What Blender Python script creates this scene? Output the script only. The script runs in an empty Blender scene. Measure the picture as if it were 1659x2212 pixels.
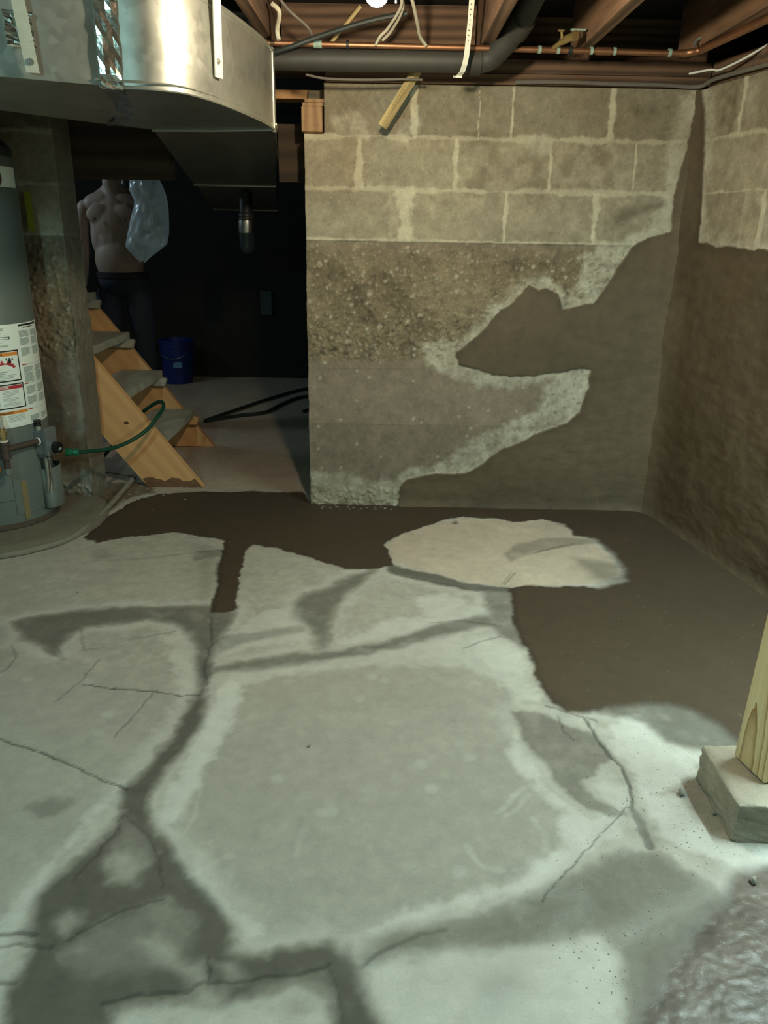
import bpy, bmesh, math, random
import numpy as np
from mathutils import Vector, Matrix

random.seed(7)
SC = bpy.context.scene
COL = SC.collection
R = math.radians

# ------------------------------------------------------------------ camera
cam_d = bpy.data.cameras.new('camera')
cam_d.sensor_fit = 'VERTICAL'
cam_d.sensor_height = 24.0
cam_d.lens = 24.0 * 1690.0 / 2212.0
cam_d.clip_start = 0.02
cam = bpy.data.objects.new('camera', cam_d)
COL.objects.link(cam)
cam.matrix_world = (Matrix.Translation((0, 0, 1.272)) @ Matrix.Rotation(R(90 - 19.9), 4, 'X')
                    @ Matrix.Rotation(R(1.0), 4, 'Z'))
SC.camera = cam

# ------------------------------------------------------------------ world, lamps, exposure
w = bpy.data.worlds.new('world')
SC.world = w
w.use_nodes = True
w.node_tree.nodes['Background'].inputs[0].default_value = (.55, .75, .8, 1)
w.node_tree.nodes['Background'].inputs[1].default_value = 0.004
SC.view_settings.view_transform = 'Standard'
SC.view_settings.look = 'None'
SC.view_settings.gamma = 1
SC.view_settings.use_curve_mapping = False
SC.view_settings.exposure = 0.0


def lamp(name, loc, power, color, radius):
    d = bpy.data.lights.new(name, 'POINT')
    d.energy = power
    d.color = color
    d.shadow_soft_size = radius
    o = bpy.data.objects.new(name, d)
    COL.objects.link(o)
    o.location = loc
    return o


BULB_COLOR = (1.0, .86, .61)
BULB_STRENGTH = 1150
tube_d = bpy.data.lights.new('led_tube_right', 'AREA')          # shop light above the post, its length along the room
tube_d.shape = 'RECTANGLE'; tube_d.size = .07; tube_d.size_y = 1.1
tube_d.energy = 52; tube_d.color = (.70, .95, .93)
tube_o = bpy.data.objects.new('led_tube_right', tube_d); COL.objects.link(tube_o); tube_o.location = (1.50, 1.54, 1.64)
lamp('fill_lamp_left', (-1.20, .30, 1.88), 62, (.50, .95, .95), .07)  # unseen cool lamp, added to fill the near floor and heater
lamp('stairwell_lamp', (-3.1, 4.85, 1.9), 22.0, (.60, .85, 1.0), .12)
lamp('back_room_light', (-1.2, 6.2, 1.95), .7, (.5, .85, 1.0), .2)  # dim bluish point light inside the back room

# ------------------------------------------------------------------ noise
def _h(ix, iy, s):
    n = (ix.astype(np.int64) * 374761393 + iy.astype(np.int64) * 668265263 + s * 974634777) & 0xffffffff
    n = ((n ^ (n >> 13)) * 1274126177) & 0xffffffff
    n = ((n ^ (n >> 16)) * 2246822519) & 0xffffffff
    return ((n ^ (n >> 15)) & 0xffffff) / float(0xffffff)


def vn(x, y, s=0):
    ix = np.floor(x); iy = np.floor(y)
    fx = x - ix; fy = y - iy
    fx = fx * fx * (3 - 2 * fx); fy = fy * fy * (3 - 2 * fy)
    a = _h(ix, iy, s); b = _h(ix + 1, iy, s); c = _h(ix, iy + 1, s); d = _h(ix + 1, iy + 1, s)
    return (a * (1 - fx) + b * fx) * (1 - fy) + (c * (1 - fx) + d * fx) * fy


def fbm(x, y, f, o=4, s=0):
    t = 0; a = .5; n = 0
    for i in range(o):
        t = t + a * vn(x * f, y * f, s + i * 17); n += a
        a *= .55; f *= 2.03
    return t / n * 2 - 1            # -1..1


def worley(x, y, s=0):
    ix = np.floor(x); iy = np.floor(y)
    f1 = np.full(x.shape, 9.); f2 = np.full(x.shape, 9.); idr = np.zeros(x.shape)
    for dx in (-1, 0, 1):
        for dy in (-1, 0, 1):
            cx = ix + dx; cy = iy + dy
            px = cx + _h(cx, cy, s); py = cy + _h(cx, cy, s + 5)
            d = np.hypot(px - x, py - y)
            r = _h(cx, cy, s + 9)
            m = d < f1
            f2 = np.where(m, f1, np.minimum(f2, d))
            idr = np.where(m, r, idr)
            f1 = np.where(m, d, f1)
    return f1, f2, idr


def sstep(a, b, x):
    t = np.clip((x - a) / (b - a), 0, 1)
    return t * t * (3 - 2 * t)


def poly_sd(x, y, P):
    """signed distance to a polygon, positive inside"""
    d2 = np.full(x.shape, 1e9); ins = np.zeros(x.shape, bool)
    n = len(P)
    for i in range(n):
        ax, ay = P[i]; bx, by = P[(i + 1) % n]
        ex = bx - ax; ey = by - ay
        t = np.clip(((x - ax) * ex + (y - ay) * ey) / (ex * ex + ey * ey + 1e-12), 0, 1)
        d2 = np.minimum(d2, (x - ax - t * ex) ** 2 + (y - ay - t * ey) ** 2)
        if ay != by:
            c = ((ay > y) != (by > y)) & (x < (bx - ax) * (y - ay) / (by - ay) + ax)
            ins ^= c
    d = np.sqrt(d2)
    return np.where(ins, d, -d)


def line_d(x, y, P):
    d2 = np.full(x.shape, 1e9)
    for i in range(len(P) - 1):
        ax, ay = P[i]; bx, by = P[i + 1]
        ex = bx - ax; ey = by - ay
        t = np.clip(((x - ax) * ex + (y - ay) * ey) / (ex * ex + ey * ey + 1e-12), 0, 1)
        d2 = np.minimum(d2, (x - ax - t * ex) ** 2 + (y - ay - t * ey) ** 2)
    return np.sqrt(d2)


def mix(a, b, t):
    return a * (1 - t)[..., None] + np.asarray(b) * t[..., None]

# ------------------------------------------------------------------ materials
def new_mat(name):
    m = bpy.data.materials.new(name)
    m.use_nodes = True
    nt = m.node_tree
    b = nt.nodes['Principled BSDF']
    return m, nt, b


def simple(name, col, rough=.6, metal=0., noise=.12, scale=30., bump=.0, stretch=(1, 1, 1), spec=.5):
    m, nt, b = new_mat(name)
    N = nt.nodes; L = nt.links
    tc = N.new('ShaderNodeTexCoord'); mp = N.new('ShaderNodeMapping')
    mp.inputs['Scale'].default_value = stretch
    nz = N.new('ShaderNodeTexNoise'); nz.inputs['Scale'].default_value = scale
    nz.inputs['Detail'].default_value = 5
    L.new(tc.outputs['Object'], mp.inputs[0]); L.new(mp.outputs[0], nz.inputs[0])
    mr = N.new('ShaderNodeMapRange')
    mr.inputs[3].default_value = 1 - noise * 1.6; mr.inputs[4].default_value = 1 + noise * 1.6
    L.new(nz.outputs[0], mr.inputs[0])
    vm = N.new('ShaderNodeVectorMath'); vm.operation = 'SCALE'
    vm.inputs[0].default_value = col
    L.new(mr.outputs[0], vm.inputs['Scale'])
    L.new(vm.outputs[0], b.inputs['Base Color'])
    b.inputs['Roughness'].default_value = rough
    b.inputs['Metallic'].default_value = metal
    b.inputs['Specular IOR Level'].default_value = spec
    if bump:
        bp = N.new('ShaderNodeBump'); bp.inputs['Strength'].default_value = 1
        bp.inputs['Distance'].default_value = bump
        L.new(nz.outputs[0], bp.inputs['Height']); L.new(bp.outputs[0], b.inputs['Normal'])
    return m


def wood(name, c1, c2, scale=9., axis='X', rough=.7, rings=9., dist=3., roty=0.):
    """long grain along the given axis"""
    m, nt, b = new_mat(name)
    N = nt.nodes; L = nt.links
    tc = N.new('ShaderNodeTexCoord'); mp = N.new('ShaderNodeMapping')
    s = {'X': (.12, 1, 1), 'Y': (1, .12, 1), 'Z': (1, 1, .12)}[axis]
    mp.inputs['Scale'].default_value = s
    mp0 = N.new('ShaderNodeMapping'); mp0.inputs['Rotation'].default_value = (0, roty, 0)
    L.new(tc.outputs['Object'], mp0.inputs[0]); L.new(mp0.outputs[0], mp.inputs[0])
    wv = N.new('ShaderNodeTexWave'); wv.wave_type = 'BANDS'
    wv.bands_direction = {'X': 'Z', 'Y': 'X', 'Z': 'Y'}[axis]
    wv.inputs['Scale'].default_value = rings
    wv.inputs['Distortion'].default_value = dist
    wv.inputs['Detail'].default_value = 3
    wv.inputs['Detail Scale'].default_value = 1.2
    L.new(mp.outputs[0], wv.inputs[0])
    nz = N.new('ShaderNodeTexNoise'); nz.inputs['Scale'].default_value = scale * 6
    nz.inputs['Detail'].default_value = 6
    L.new(mp.outputs[0], nz.inputs[0])
    mx = N.new('ShaderNodeMath'); mx.operation = 'MULTIPLY_ADD'
    mx.inputs[1].default_value = .55
    L.new(wv.outputs['Fac'], mx.inputs[0])
    m2 = N.new('ShaderNodeMath'); m2.operation = 'MULTIPLY'; m2.inputs[1].default_value = .6
    L.new(nz.outputs[0], m2.inputs[0]); L.new(m2.outputs[0], mx.inputs[2])
    rp = N.new('ShaderNodeValToRGB')
    rp.color_ramp.elements[0].position = .2; rp.color_ramp.elements[1].position = .85
    rp.color_ramp.elements[0].color = (*c1, 1); rp.color_ramp.elements[1].color = (*c2, 1)
    L.new(mx.outputs[0], rp.inputs[0]); L.new(rp.outputs[0], b.inputs['Base Color'])
    b.inputs['Roughness'].default_value = rough
    bp = N.new('ShaderNodeBump'); bp.inputs['Distance'].default_value = .0006
    L.new(nz.outputs[0], bp.inputs['Height']); L.new(bp.outputs[0], b.inputs['Normal'])
    return m


def post_mat(name):
    m, nt, b = new_mat(name)
    N = nt.nodes; L = nt.links
    tc = N.new('ShaderNodeTexCoord'); mp = N.new('ShaderNodeMapping')
    mp.vector_type = 'POINT'
    mp.inputs['Location'].default_value = (-.845, -1.517, -.1)
    mp2 = N.new('ShaderNodeMapping'); mp2.inputs['Rotation'].default_value = (R(3.2), R(1.5), 0)
    mp2.inputs['Location'].default_value = (.030, .004, 0)
    L.new(tc.outputs['Object'], mp.inputs[0]); L.new(mp.outputs[0], mp2.inputs[0])
    wv = N.new('ShaderNodeTexWave'); wv.wave_type = 'RINGS'; wv.rings_direction = 'Z'; wv.wave_profile = 'SAW'
    wv.inputs['Scale'].default_value = 26; wv.inputs['Distortion'].default_value = 1.6
    wv.inputs['Detail'].default_value = 2; wv.inputs['Detail Scale'].default_value = .6
    L.new(mp2.outputs[0], wv.inputs[0])
    mp3 = N.new('ShaderNodeMapping'); mp3.inputs['Scale'].default_value = (1, 1, .05)
    nz = N.new('ShaderNodeTexNoise'); nz.inputs['Scale'].default_value = 160
    L.new(tc.outputs['Object'], mp3.inputs[0]); L.new(mp3.outputs[0], nz.inputs[0])
    rp = N.new('ShaderNodeValToRGB')
    e = rp.color_ramp.elements
    e[0].position = 0; e[0].color = (.80, .66, .38, 1); e[1].position = 1; e[1].color = (.34, .20, .07, 1)
    x = rp.color_ramp.elements.new(.62); x.color = (.72, .57, .30, 1)
    L.new(wv.outputs['Fac'], rp.inputs[0])
    mr = N.new('ShaderNodeMapRange'); mr.inputs[3].default_value = .85; mr.inputs[4].default_value = 1.15
    L.new(nz.outputs[0], mr.inputs[0])
    vm = N.new('ShaderNodeVectorMath'); vm.operation = 'SCALE'
    L.new(rp.outputs[0], vm.inputs[0]); L.new(mr.outputs[0], vm.inputs['Scale']); L.new(vm.outputs[0], b.inputs['Base Color'])
    b.inputs['Roughness'].default_value = .55
    return m


def vcol_mat(name, fine=160., amp=.16, bump=.0012, rough=(.9, .42)):
    """mineral surface: colour and wetness are stored on the mesh, fine grain is procedural"""
    m, nt, b = new_mat(name)
    N = nt.nodes; L = nt.links
    at = N.new('ShaderNodeAttribute'); at.attribute_name = 'col'
    aw = N.new('ShaderNodeAttribute'); aw.attribute_name = 'wet'
    tc = N.new('ShaderNodeTexCoord')
    n1 = N.new('ShaderNodeTexNoise'); n1.inputs['Scale'].default_value = fine; n1.inputs['Detail'].default_value = 6
    n1.inputs['Roughness'].default_value = .7
    n2 = N.new('ShaderNodeTexNoise'); n2.inputs['Scale'].default_value = fine * .12; n2.inputs['Detail'].default_value = 7
    L.new(tc.outputs['Object'], n1.inputs[0]); L.new(tc.outputs['Object'], n2.inputs[0])
    ad = N.new('ShaderNodeMath'); ad.operation = 'ADD'
    L.new(n1.outputs[0], ad.inputs[0]); L.new(n2.outputs[0], ad.inputs[1])
    mr = N.new('ShaderNodeMapRange')
    mr.inputs[1].default_value = .6; mr.inputs[2].default_value = 1.4
    mr.inputs[3].default_value = 1 - amp; mr.inputs[4].default_value = 1 + amp
    L.new(ad.outputs[0], mr.inputs[0])
    vm = N.new('ShaderNodeVectorMath'); vm.operation = 'SCALE'
    L.new(at.outputs['Color'], vm.inputs[0]); L.new(mr.outputs[0], vm.inputs['Scale'])
    L.new(vm.outputs[0], b.inputs['Base Color'])
    rr = N.new('ShaderNodeMapRange')
    rr.inputs[3].default_value = rough[0]; rr.inputs[4].default_value = rough[1]
    L.new(aw.outputs['Fac'], rr.inputs[0]); L.new(rr.outputs[0], b.inputs['Roughness'])
    b.inputs['Specular IOR Level'].default_value = .35
    bp = N.new('ShaderNodeBump'); bp.inputs['Distance'].default_value = bump
    L.new(ad.outputs[0], bp.inputs['Height']); L.new(bp.outputs[0], b.inputs['Normal'])
    return m


M = {}
M['concrete'] = vcol_mat('cast_concrete', amp=.26, bump=.0016)
M['floor'] = vcol_mat('slab_concrete', fine=170., amp=.14, bump=.0006, rough=(.88, .12))


def add_specks(m):
    nt = m.node_tree; N = nt.nodes; L = nt.links; b = N['Principled BSDF']
    src = b.inputs['Base Color'].links[0].from_socket
    at = N.new('ShaderNodeAttribute'); at.attribute_name = 'speck'
    tc = N.new('ShaderNodeTexCoord')
    v = N.new('ShaderNodeTexVoronoi'); v.inputs['Scale'].default_value = 140
    L.new(tc.outputs['Object'], v.inputs[0])
    sp = N.new('ShaderNodeSeparateColor'); L.new(v.outputs['Color'], sp.inputs[0])
    sz = N.new('ShaderNodeMapRange'); sz.inputs[1].default_value = .38; sz.inputs[2].default_value = 1.0
    sz.inputs[3].default_value = .0; sz.inputs[4].default_value = .30
    L.new(sp.outputs[0], sz.inputs[0])
    szz = N.new('ShaderNodeMath'); szz.operation = 'MULTIPLY'; L.new(sz.outputs[0], szz.inputs[0]); L.new(at.outputs['Fac'], szz.inputs[1])
    lt = N.new('ShaderNodeMath'); lt.operation = 'LESS_THAN'; L.new(v.outputs['Distance'], lt.inputs[0]); L.new(szz.outputs[0], lt.inputs[1])
    k = N.new('ShaderNodeMath'); k.operation = 'MULTIPLY'; k.inputs[1].default_value = .75; L.new(lt.outputs[0], k.inputs[0])
    mx = N.new('ShaderNodeMix'); mx.data_type = 'RGBA'; mx.inputs['B'].default_value = (.05, .05, .045, 1)
    L.new(k.outputs[0], mx.inputs['Factor']); L.new(src, mx.inputs['A']); L.new(mx.outputs['Result'], b.inputs['Base Color'])


add_specks(M['floor'])
M['old_joist'] = wood('old_joist_wood', (.066, .034, .019), (.225, .127, .070), axis='Y', rough=.85)
M['old_plank'] = wood('old_plank_wood', (.06, .034, .02), (.17, .10, .06), axis='X', rough=.85)
M['subfloor'] = wood('dark_subfloor_boards', (.010, .007, .005), (.035, .022, .014), axis='X', rough=.9)
M['dark_plank'] = wood('dark_beam_wood', (.030, .020, .012), (.065, .042, .025), axis='X', rough=.85, rings=4)
M['stair_wood'] = wood('stair_pine', (.58, .305, .125), (.66, .37, .155), axis='X', rough=.6, rings=4., dist=5, roty=-R(52.6))
M['post_wood'] = post_mat('yellow_pine_post')
M['block_wood'] = wood('pine_offcut', (.28, .16, .085), (.44, .28, .15), axis='Y', rough=.8)
M['lath_wood'] = wood('wood_lath', (.40, .30, .13), (.58, .45, .22), axis='Z', rough=.8)
M['tread'] = simple('dusty_tread', (.37, .355, .28), .85, noise=.2, scale=14, bump=.002)
M['galv'] = None
M['steel'] = simple('plain_steel', (.62, .62, .58), .34, 1., noise=.1, scale=20)
M['foil'] = simple('foil_tape', (.80, .80, .74), .22, 1., noise=.05, scale=30, bump=.003)
M['strap_white'] = simple('painted_strap', (.33, .34, .28), .5, .0, noise=.08, scale=40)
M['plastic_white'] = simple('white_plastic_strap', (.80, .79, .68), .45, noise=.05, scale=30)
M['copper'] = simple('old_copper', (.38, .185, .10), .45, .85, noise=.3, scale=25)
M['verdigris'] = simple('verdigris', (.30, .42, .36), .75, .1, noise=.3, scale=60)
M['brass'] = simple('dull_brass', (.50, .38, .17), .4, .8, noise=.2, scale=40)
M['abs'] = simple('black_drain_pipe', (.042, .040, .034), .6, noise=.2, scale=18)
M['rubber'] = simple('dark_rubber', (.02, .025, .022), .55, noise=.2, scale=30)
M['green_hose'] = simple('green_hose', (.008, .055, .030), .42, noise=.15, scale=60)
M['green_plastic'] = simple('green_coupling', (.008, .13, .06), .4, noise=.1, scale=40)
M['cable'] = simple('pale_cable', (.58, .54, .42), .6, noise=.15, scale=60)
M['wire_white'] = simple('white_wire', (.78, .78, .74), .5, noise=.05)
M['cable_grey'] = simple('grey_cable', (.16, .14, .12), .6, noise=.15, scale=60)
M['tank'] = simple('grey_tank_enamel', (.135, .165, .150), .42, .1, noise=.05, scale=8)
M['tank_dark'] = simple('dark_cap_plastic', (.03, .032, .032), .5, noise=.1)
M['label'] = simple('label_paper', (.78, .86, .80), .4, noise=.02, scale=20)
M['ink'] = simple('label_black_ink', (.012, .013, .014), .5, noise=.02)
M['ink_grey'] = simple('label_grey_print', (.27, .34, .32), .5, noise=.1, scale=300)
M['ink_red'] = simple('label_red_ink', (.42, .03, .035), .5, noise=.04)
M['ink_orange'] = simple('label_orange_ink', (.72, .27, .04), .5, noise=.04)
M['tape'] = simple('masking_tape', (.20, .16, .07), .7, noise=.1)
M['iron'] = simple('black_iron_pipe', (.075, .055, .042), .6, .2, noise=.3, scale=60, bump=.0006)
M['valve'] = simple('grey_valve_casting', (.19, .22, .215), .45, .35, noise=.1, scale=50)
M['black_gloss'] = simple('black_knob', (.012, .012, .013), .22, noise=.05)
M['sealant'] = simple('white_thread_sealant', (.75, .75, .70), .6, noise=.1)
M['orange'] = simple('orange_plastic', (.72, .24, .03), .5, noise=.05)
M['yellow'] = simple('yellow_tag', (.24, .27, .012), .6, noise=.25, scale=60)
M['blue'] = simple('blue_bucket_plastic', (.006, .022, .15), .4, noise=.1)
M['blue_lid'] = simple('blue_bucket_label', (.10, .27, .42), .5, noise=.1)
M['skin'] = simple('skin', (.40, .29, .23), .55, noise=.08, scale=12)
M['skin_dark'] = simple('nipple_skin', (.22, .10, .08), .6, noise=.08, scale=12)
M['hair'] = simple('dark_hair', (.02, .014, .01), .6, noise=.3, scale=80, bump=.003)
M['denim'] = simple('dark_denim', (.010, .018, .034), .8, noise=.3, scale=40, bump=.002)
M['belt'] = simple('black_waistband', (.01, .01, .011), .7, noise=.1)
M['chip'] = simple('concrete_chip', (.30, .29, .24), .9, noise=.2, scale=60, bump=.002)
M['dark_metal'] = simple('dark_metal', (.03, .035, .035), .5, .4, noise=.1)


def galv(name, spangle=.07, rough=.31, col=(.52, .53, .48)):
    m, nt, b = new_mat(name)
    N = nt.nodes; L = nt.links
    tc = N.new('ShaderNodeTexCoord')
    v = N.new('ShaderNodeTexVoronoi'); v.inputs['Scale'].default_value = 45
    n = N.new('ShaderNodeTexNoise'); n.inputs['Scale'].default_value = 9; n.inputs['Detail'].default_value = 6
    L.new(tc.outputs['Object'], v.inputs[0]); L.new(tc.outputs['Object'], n.inputs[0])
    s = N.new('ShaderNodeSeparateColor'); L.new(v.outputs['Color'], s.inputs[0])
    a = N.new('ShaderNodeMath'); a.operation = 'MULTIPLY_ADD'; a.inputs[1].default_value = .35
    L.new(s.outputs[0], a.inputs[0]); L.new(n.outputs[0], a.inputs[2])
    mr = N.new('ShaderNodeMapRange'); mr.inputs[1].default_value = .3; mr.inputs[2].default_value = 1.05
    mr.inputs[3].default_value = 1 - spangle * 1.5; mr.inputs[4].default_value = 1 + spangle
    L.new(a.outputs[0], mr.inputs[0])
    vm = N.new('ShaderNodeVectorMath'); vm.operation = 'SCALE'; vm.inputs[0].default_value = col
    L.new(mr.outputs[0], vm.inputs['Scale']); L.new(vm.outputs[0], b.inputs['Base Color'])
    r2 = N.new('ShaderNodeMapRange'); r2.inputs[3].default_value = rough - .03; r2.inputs[4].default_value = rough + .08
    L.new(a.outputs[0], r2.inputs[0]); L.new(r2.outputs[0], b.inputs['Roughness'])
    b.inputs['Metallic'].default_value = .92
    return m


M['galv'] = galv('galvanised_sheet')

# ------------------------------------------------------------------ object helpers
def tag(o, label=None, cat=None, group=None, kind=None):
    if label: o['label'] = label
    if cat: o['category'] = cat
    if group: o['group'] = group
    if kind: o['kind'] = kind
    return o


def empty(name, loc=(0, 0, 0)):
    o = bpy.data.objects.new(name, None)
    o.empty_display_size = .05
    COL.objects.link(o)
    o.location = loc
    return o


def link(name, me, mat, parent=None, smooth=False):
    o = bpy.data.objects.new(name, me)
    COL.objects.link(o)
    if mat is not None:
        me.materials.append(mat)
    if smooth:
        me.polygons.foreach_set('use_smooth', [True] * len(me.polygons))
        me.update()
    if parent is not None:
        o.parent = parent
        o.matrix_parent_inverse = Matrix.Translation(parent.location).inverted()
    return o


def obj(name, bm, mat, parent=None, smooth=False, bevel=0.0):
    if bevel:
        es = [e for e in bm.edges if len(e.link_faces) == 2 and e.calc_face_angle(0) > .5]
        bmesh.ops.bevel(bm, geom=es, offset=bevel, segments=2, affect='EDGES', profile=.6)
    bmesh.ops.recalc_face_normals(bm, faces=bm.faces)
    me = bpy.data.meshes.new(name)
    bm.to_mesh(me); bm.free()
    o = link(name, me, mat, parent, False)
    if smooth:
        me.polygons.foreach_set('use_smooth', [True] * len(me.polygons))
        try:
            me.set_sharp_from_angle(angle=R(40))
        except Exception:
            pass
    return o


def nb():
    return bmesh.new()


def box(bm, c, s, rot=None):
    m = Matrix.Translation(c)
    if rot is not None: m = m @ rot
    m = m @ Matrix.Diagonal((*s, 1))
    bmesh.ops.create_cube(bm, size=1, matrix=m)
    return bm


def bx(bm, x0, x1, y0, y1, z0, z1):
    return box(bm, ((x0 + x1) / 2, (y0 + y1) / 2, (z0 + z1) / 2), (x1 - x0, y1 - y0, z1 - z0))


def frame_of(d):
    d = Vector(d).normalized()
    return d.to_track_quat('Z', 'Y').to_matrix().to_4x4()


def cyl(bm, a, b, r, r2=None, n=24):
    a = Vector(a); b = Vector(b)
    m = Matrix.Translation((a + b) / 2) @ frame_of(b - a)
    bmesh.ops.create_cone(bm, cap_ends=True, segments=n, radius1=r, radius2=r if r2 is None else r2,
                          depth=(b - a).length, matrix=m)
    return bm


def catmull(P, k=8):
    P = [Vector(p) for p in P]
    out = []
    for i in range(len(P) - 1):
        p0 = P[max(i - 1, 0)]; p1 = P[i]; p2 = P[i + 1]; p3 = P[min(i + 2, len(P) - 1)]
        for j in range(k):
            t = j / k
            out.append(.5 * ((2 * p1) + (p2 - p0) * t + (2 * p0 - 5 * p1 + 4 * p2 - p3) * t * t
                             + (3 * p1 - p0 - 3 * p2 + p3) * t ** 3))
    out.append(P[-1])
    return out


def tube(bm, P, r, n=10, curve=True, k=8, rads=None):
    Q = catmull(P, k) if curve else [Vector(p) for p in P]
    rings = []
    up = Vector((0, 0, 1))
    prev = None
    for i, q in enumerate(Q):
        t = (Q[min(i + 1, len(Q) - 1)] - Q[max(i - 1, 0)]).normalized()
        if prev is None:
            a = t.cross(up)
            if a.length < .05: a = t.cross(Vector((1, 0, 0)))
            a.normalize()
        else:
            a = (prev - t * prev.dot(t)).normalized()
        prev = a
        b = t.cross(a)
        rr = r if rads is None else rads[min(int(i / len(Q) * len(rads)), len(rads) - 1)]
        rings.append([bm.verts.new(q + a * rr * math.cos(2 * math.pi * j / n) + b * rr * math.sin(2 * math.pi * j / n))
                      for j in range(n)])
    for i in range(len(rings) - 1):
        for j in range(n):
            bm.faces.new((rings[i][j], rings[i][(j + 1) % n], rings[i + 1][(j + 1) % n], rings[i + 1][j]))
    bm.faces.new(rings[0][::-1]); bm.faces.new(rings[-1])
    return bm


def strip(bm, P, wdir, width, th, ndir=None):
    """flat band following points P; wdir is its width direction"""
    P = [Vector(p) for p in P]; wd = Vector(wdir).normalized() * width / 2
    rows = []
    for i, p in enumerate(P):
        t = (P[min(i + 1, len(P) - 1)] - P[max(i - 1, 0)]).normalized()
        n = t.cross(wd).normalized() * th / 2
        rows.append([bm.verts.new(p + wd + n), bm.verts.new(p - wd + n), bm.verts.new(p - wd - n), bm.verts.new(p + wd - n)])
    for i in range(len(rows) - 1):
        for j in range(4):
            bm.faces.new((rows[i][j], rows[i][(j + 1) % 4], rows[i + 1][(j + 1) % 4], rows[i + 1][j]))
    bm.faces.new(rows[0][::-1]); bm.faces.new(rows[-1])
    return bm


def lathe(bm, prof, c=(0, 0, 0), n=40, a0=0, a1=2 * math.pi, M4=None):
    """profile (r, z) turned about Z"""
    full = abs(a1 - a0 - 2 * math.pi) < 1e-6
    k = n if full else n + 1
    rings = []
    for r, z in prof:
        ring = []
        for i in range(k):
            a = a0 + (a1 - a0) * i / n
            p = Vector((r * math.cos(a), r * math.sin(a), z))
            if M4 is not None: p = M4 @ p
            ring.append(bm.verts.new(p + Vector(c)))
        rings.append(ring)
    for i in range(len(rings) - 1):
        for j in range(n if full else n):
            jj = (j + 1) % k
            try: bm.faces.new((rings[i][j], rings[i][jj], rings[i + 1][jj], rings[i + 1][j]))
            except ValueError: pass
    if full:
        for rg, z in ((rings[0], 0), (rings[-1], 1)):
            if prof[-z][0] > 1e-5: 
                try: bm.faces.new(rg)
                except ValueError: pass
    return bm


def prism(bm, pts, z0, z1, M4=None):
    """polygon in XY extruded along Z, optional transform"""
    A = [Vector((x, y, z0)) for x, y in pts]; B = [Vector((x, y, z1)) for x, y in pts]
    if M4 is not None: A = [M4 @ p for p in A]; B = [M4 @ p for p in B]
    a = [bm.verts.new(p) for p in A]; b = [bm.verts.new(p) for p in B]
    bm.faces.new(a[::-1]); bm.faces.new(b)
    n = len(a)
    for i in range(n): bm.faces.new((a[i], a[(i + 1) % n], b[(i + 1) % n], b[i]))
    return bm


def grid_mesh(name, P, col, wet, mat, keep=None, kind=None):
    """P: (r,c,3) positions; col: (r,c,3); wet: (r,c)"""
    r, c = P.shape[:2]
    me = bpy.data.meshes.new(name)
    idx = np.arange(r * c).reshape(r, c)
    q = np.stack([idx[:-1, :-1], idx[:-1, 1:], idx[1:, 1:], idx[1:, :-1]], -1).reshape(-1, 4)
    if keep is not None: q = q[keep[:-1, :-1].reshape(-1)]
    me.vertices.add(r * c); me.vertices.foreach_set('co', P.reshape(-1).astype(np.float32))
    me.loops.add(len(q) * 4); me.loops.foreach_set('vertex_index', q.reshape(-1).astype(np.int32))
    me.polygons.add(len(q)); me.polygons.foreach_set('loop_start', np.arange(len(q), dtype=np.int32) * 4)
    me.update(calc_edges=True)
    ca = me.attributes.new('col', 'FLOAT_COLOR', 'POINT')
    rgba = np.ones((r * c, 4), np.float32); rgba[:, :3] = np.clip(col, 0, 1).reshape(-1, 3)
    ca.data.foreach_set('color', rgba.reshape(-1))
    wa = me.attributes.new('wet', 'FLOAT', 'POINT')
    wa.data.foreach_set('value', wet.reshape(-1).astype(np.float32))
    me.polygons.foreach_set('use_smooth', np.ones(len(q), bool))
    o = bpy.data.objects.new(name, me); COL.objects.link(o)
    me.materials.append(mat)
    return o


def paint_flat(me, col, wet=0.):
    n = len(me.vertices)
    ca = me.attributes.new('col', 'FLOAT_COLOR', 'POINT')
    ca.data.foreach_set('color', np.tile(np.array([*col, 1], np.float32), n))
    wa = me.attributes.new('wet', 'FLOAT', 'POINT'); wa.data.foreach_set('value', np.full(n, wet, np.float32))


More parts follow.
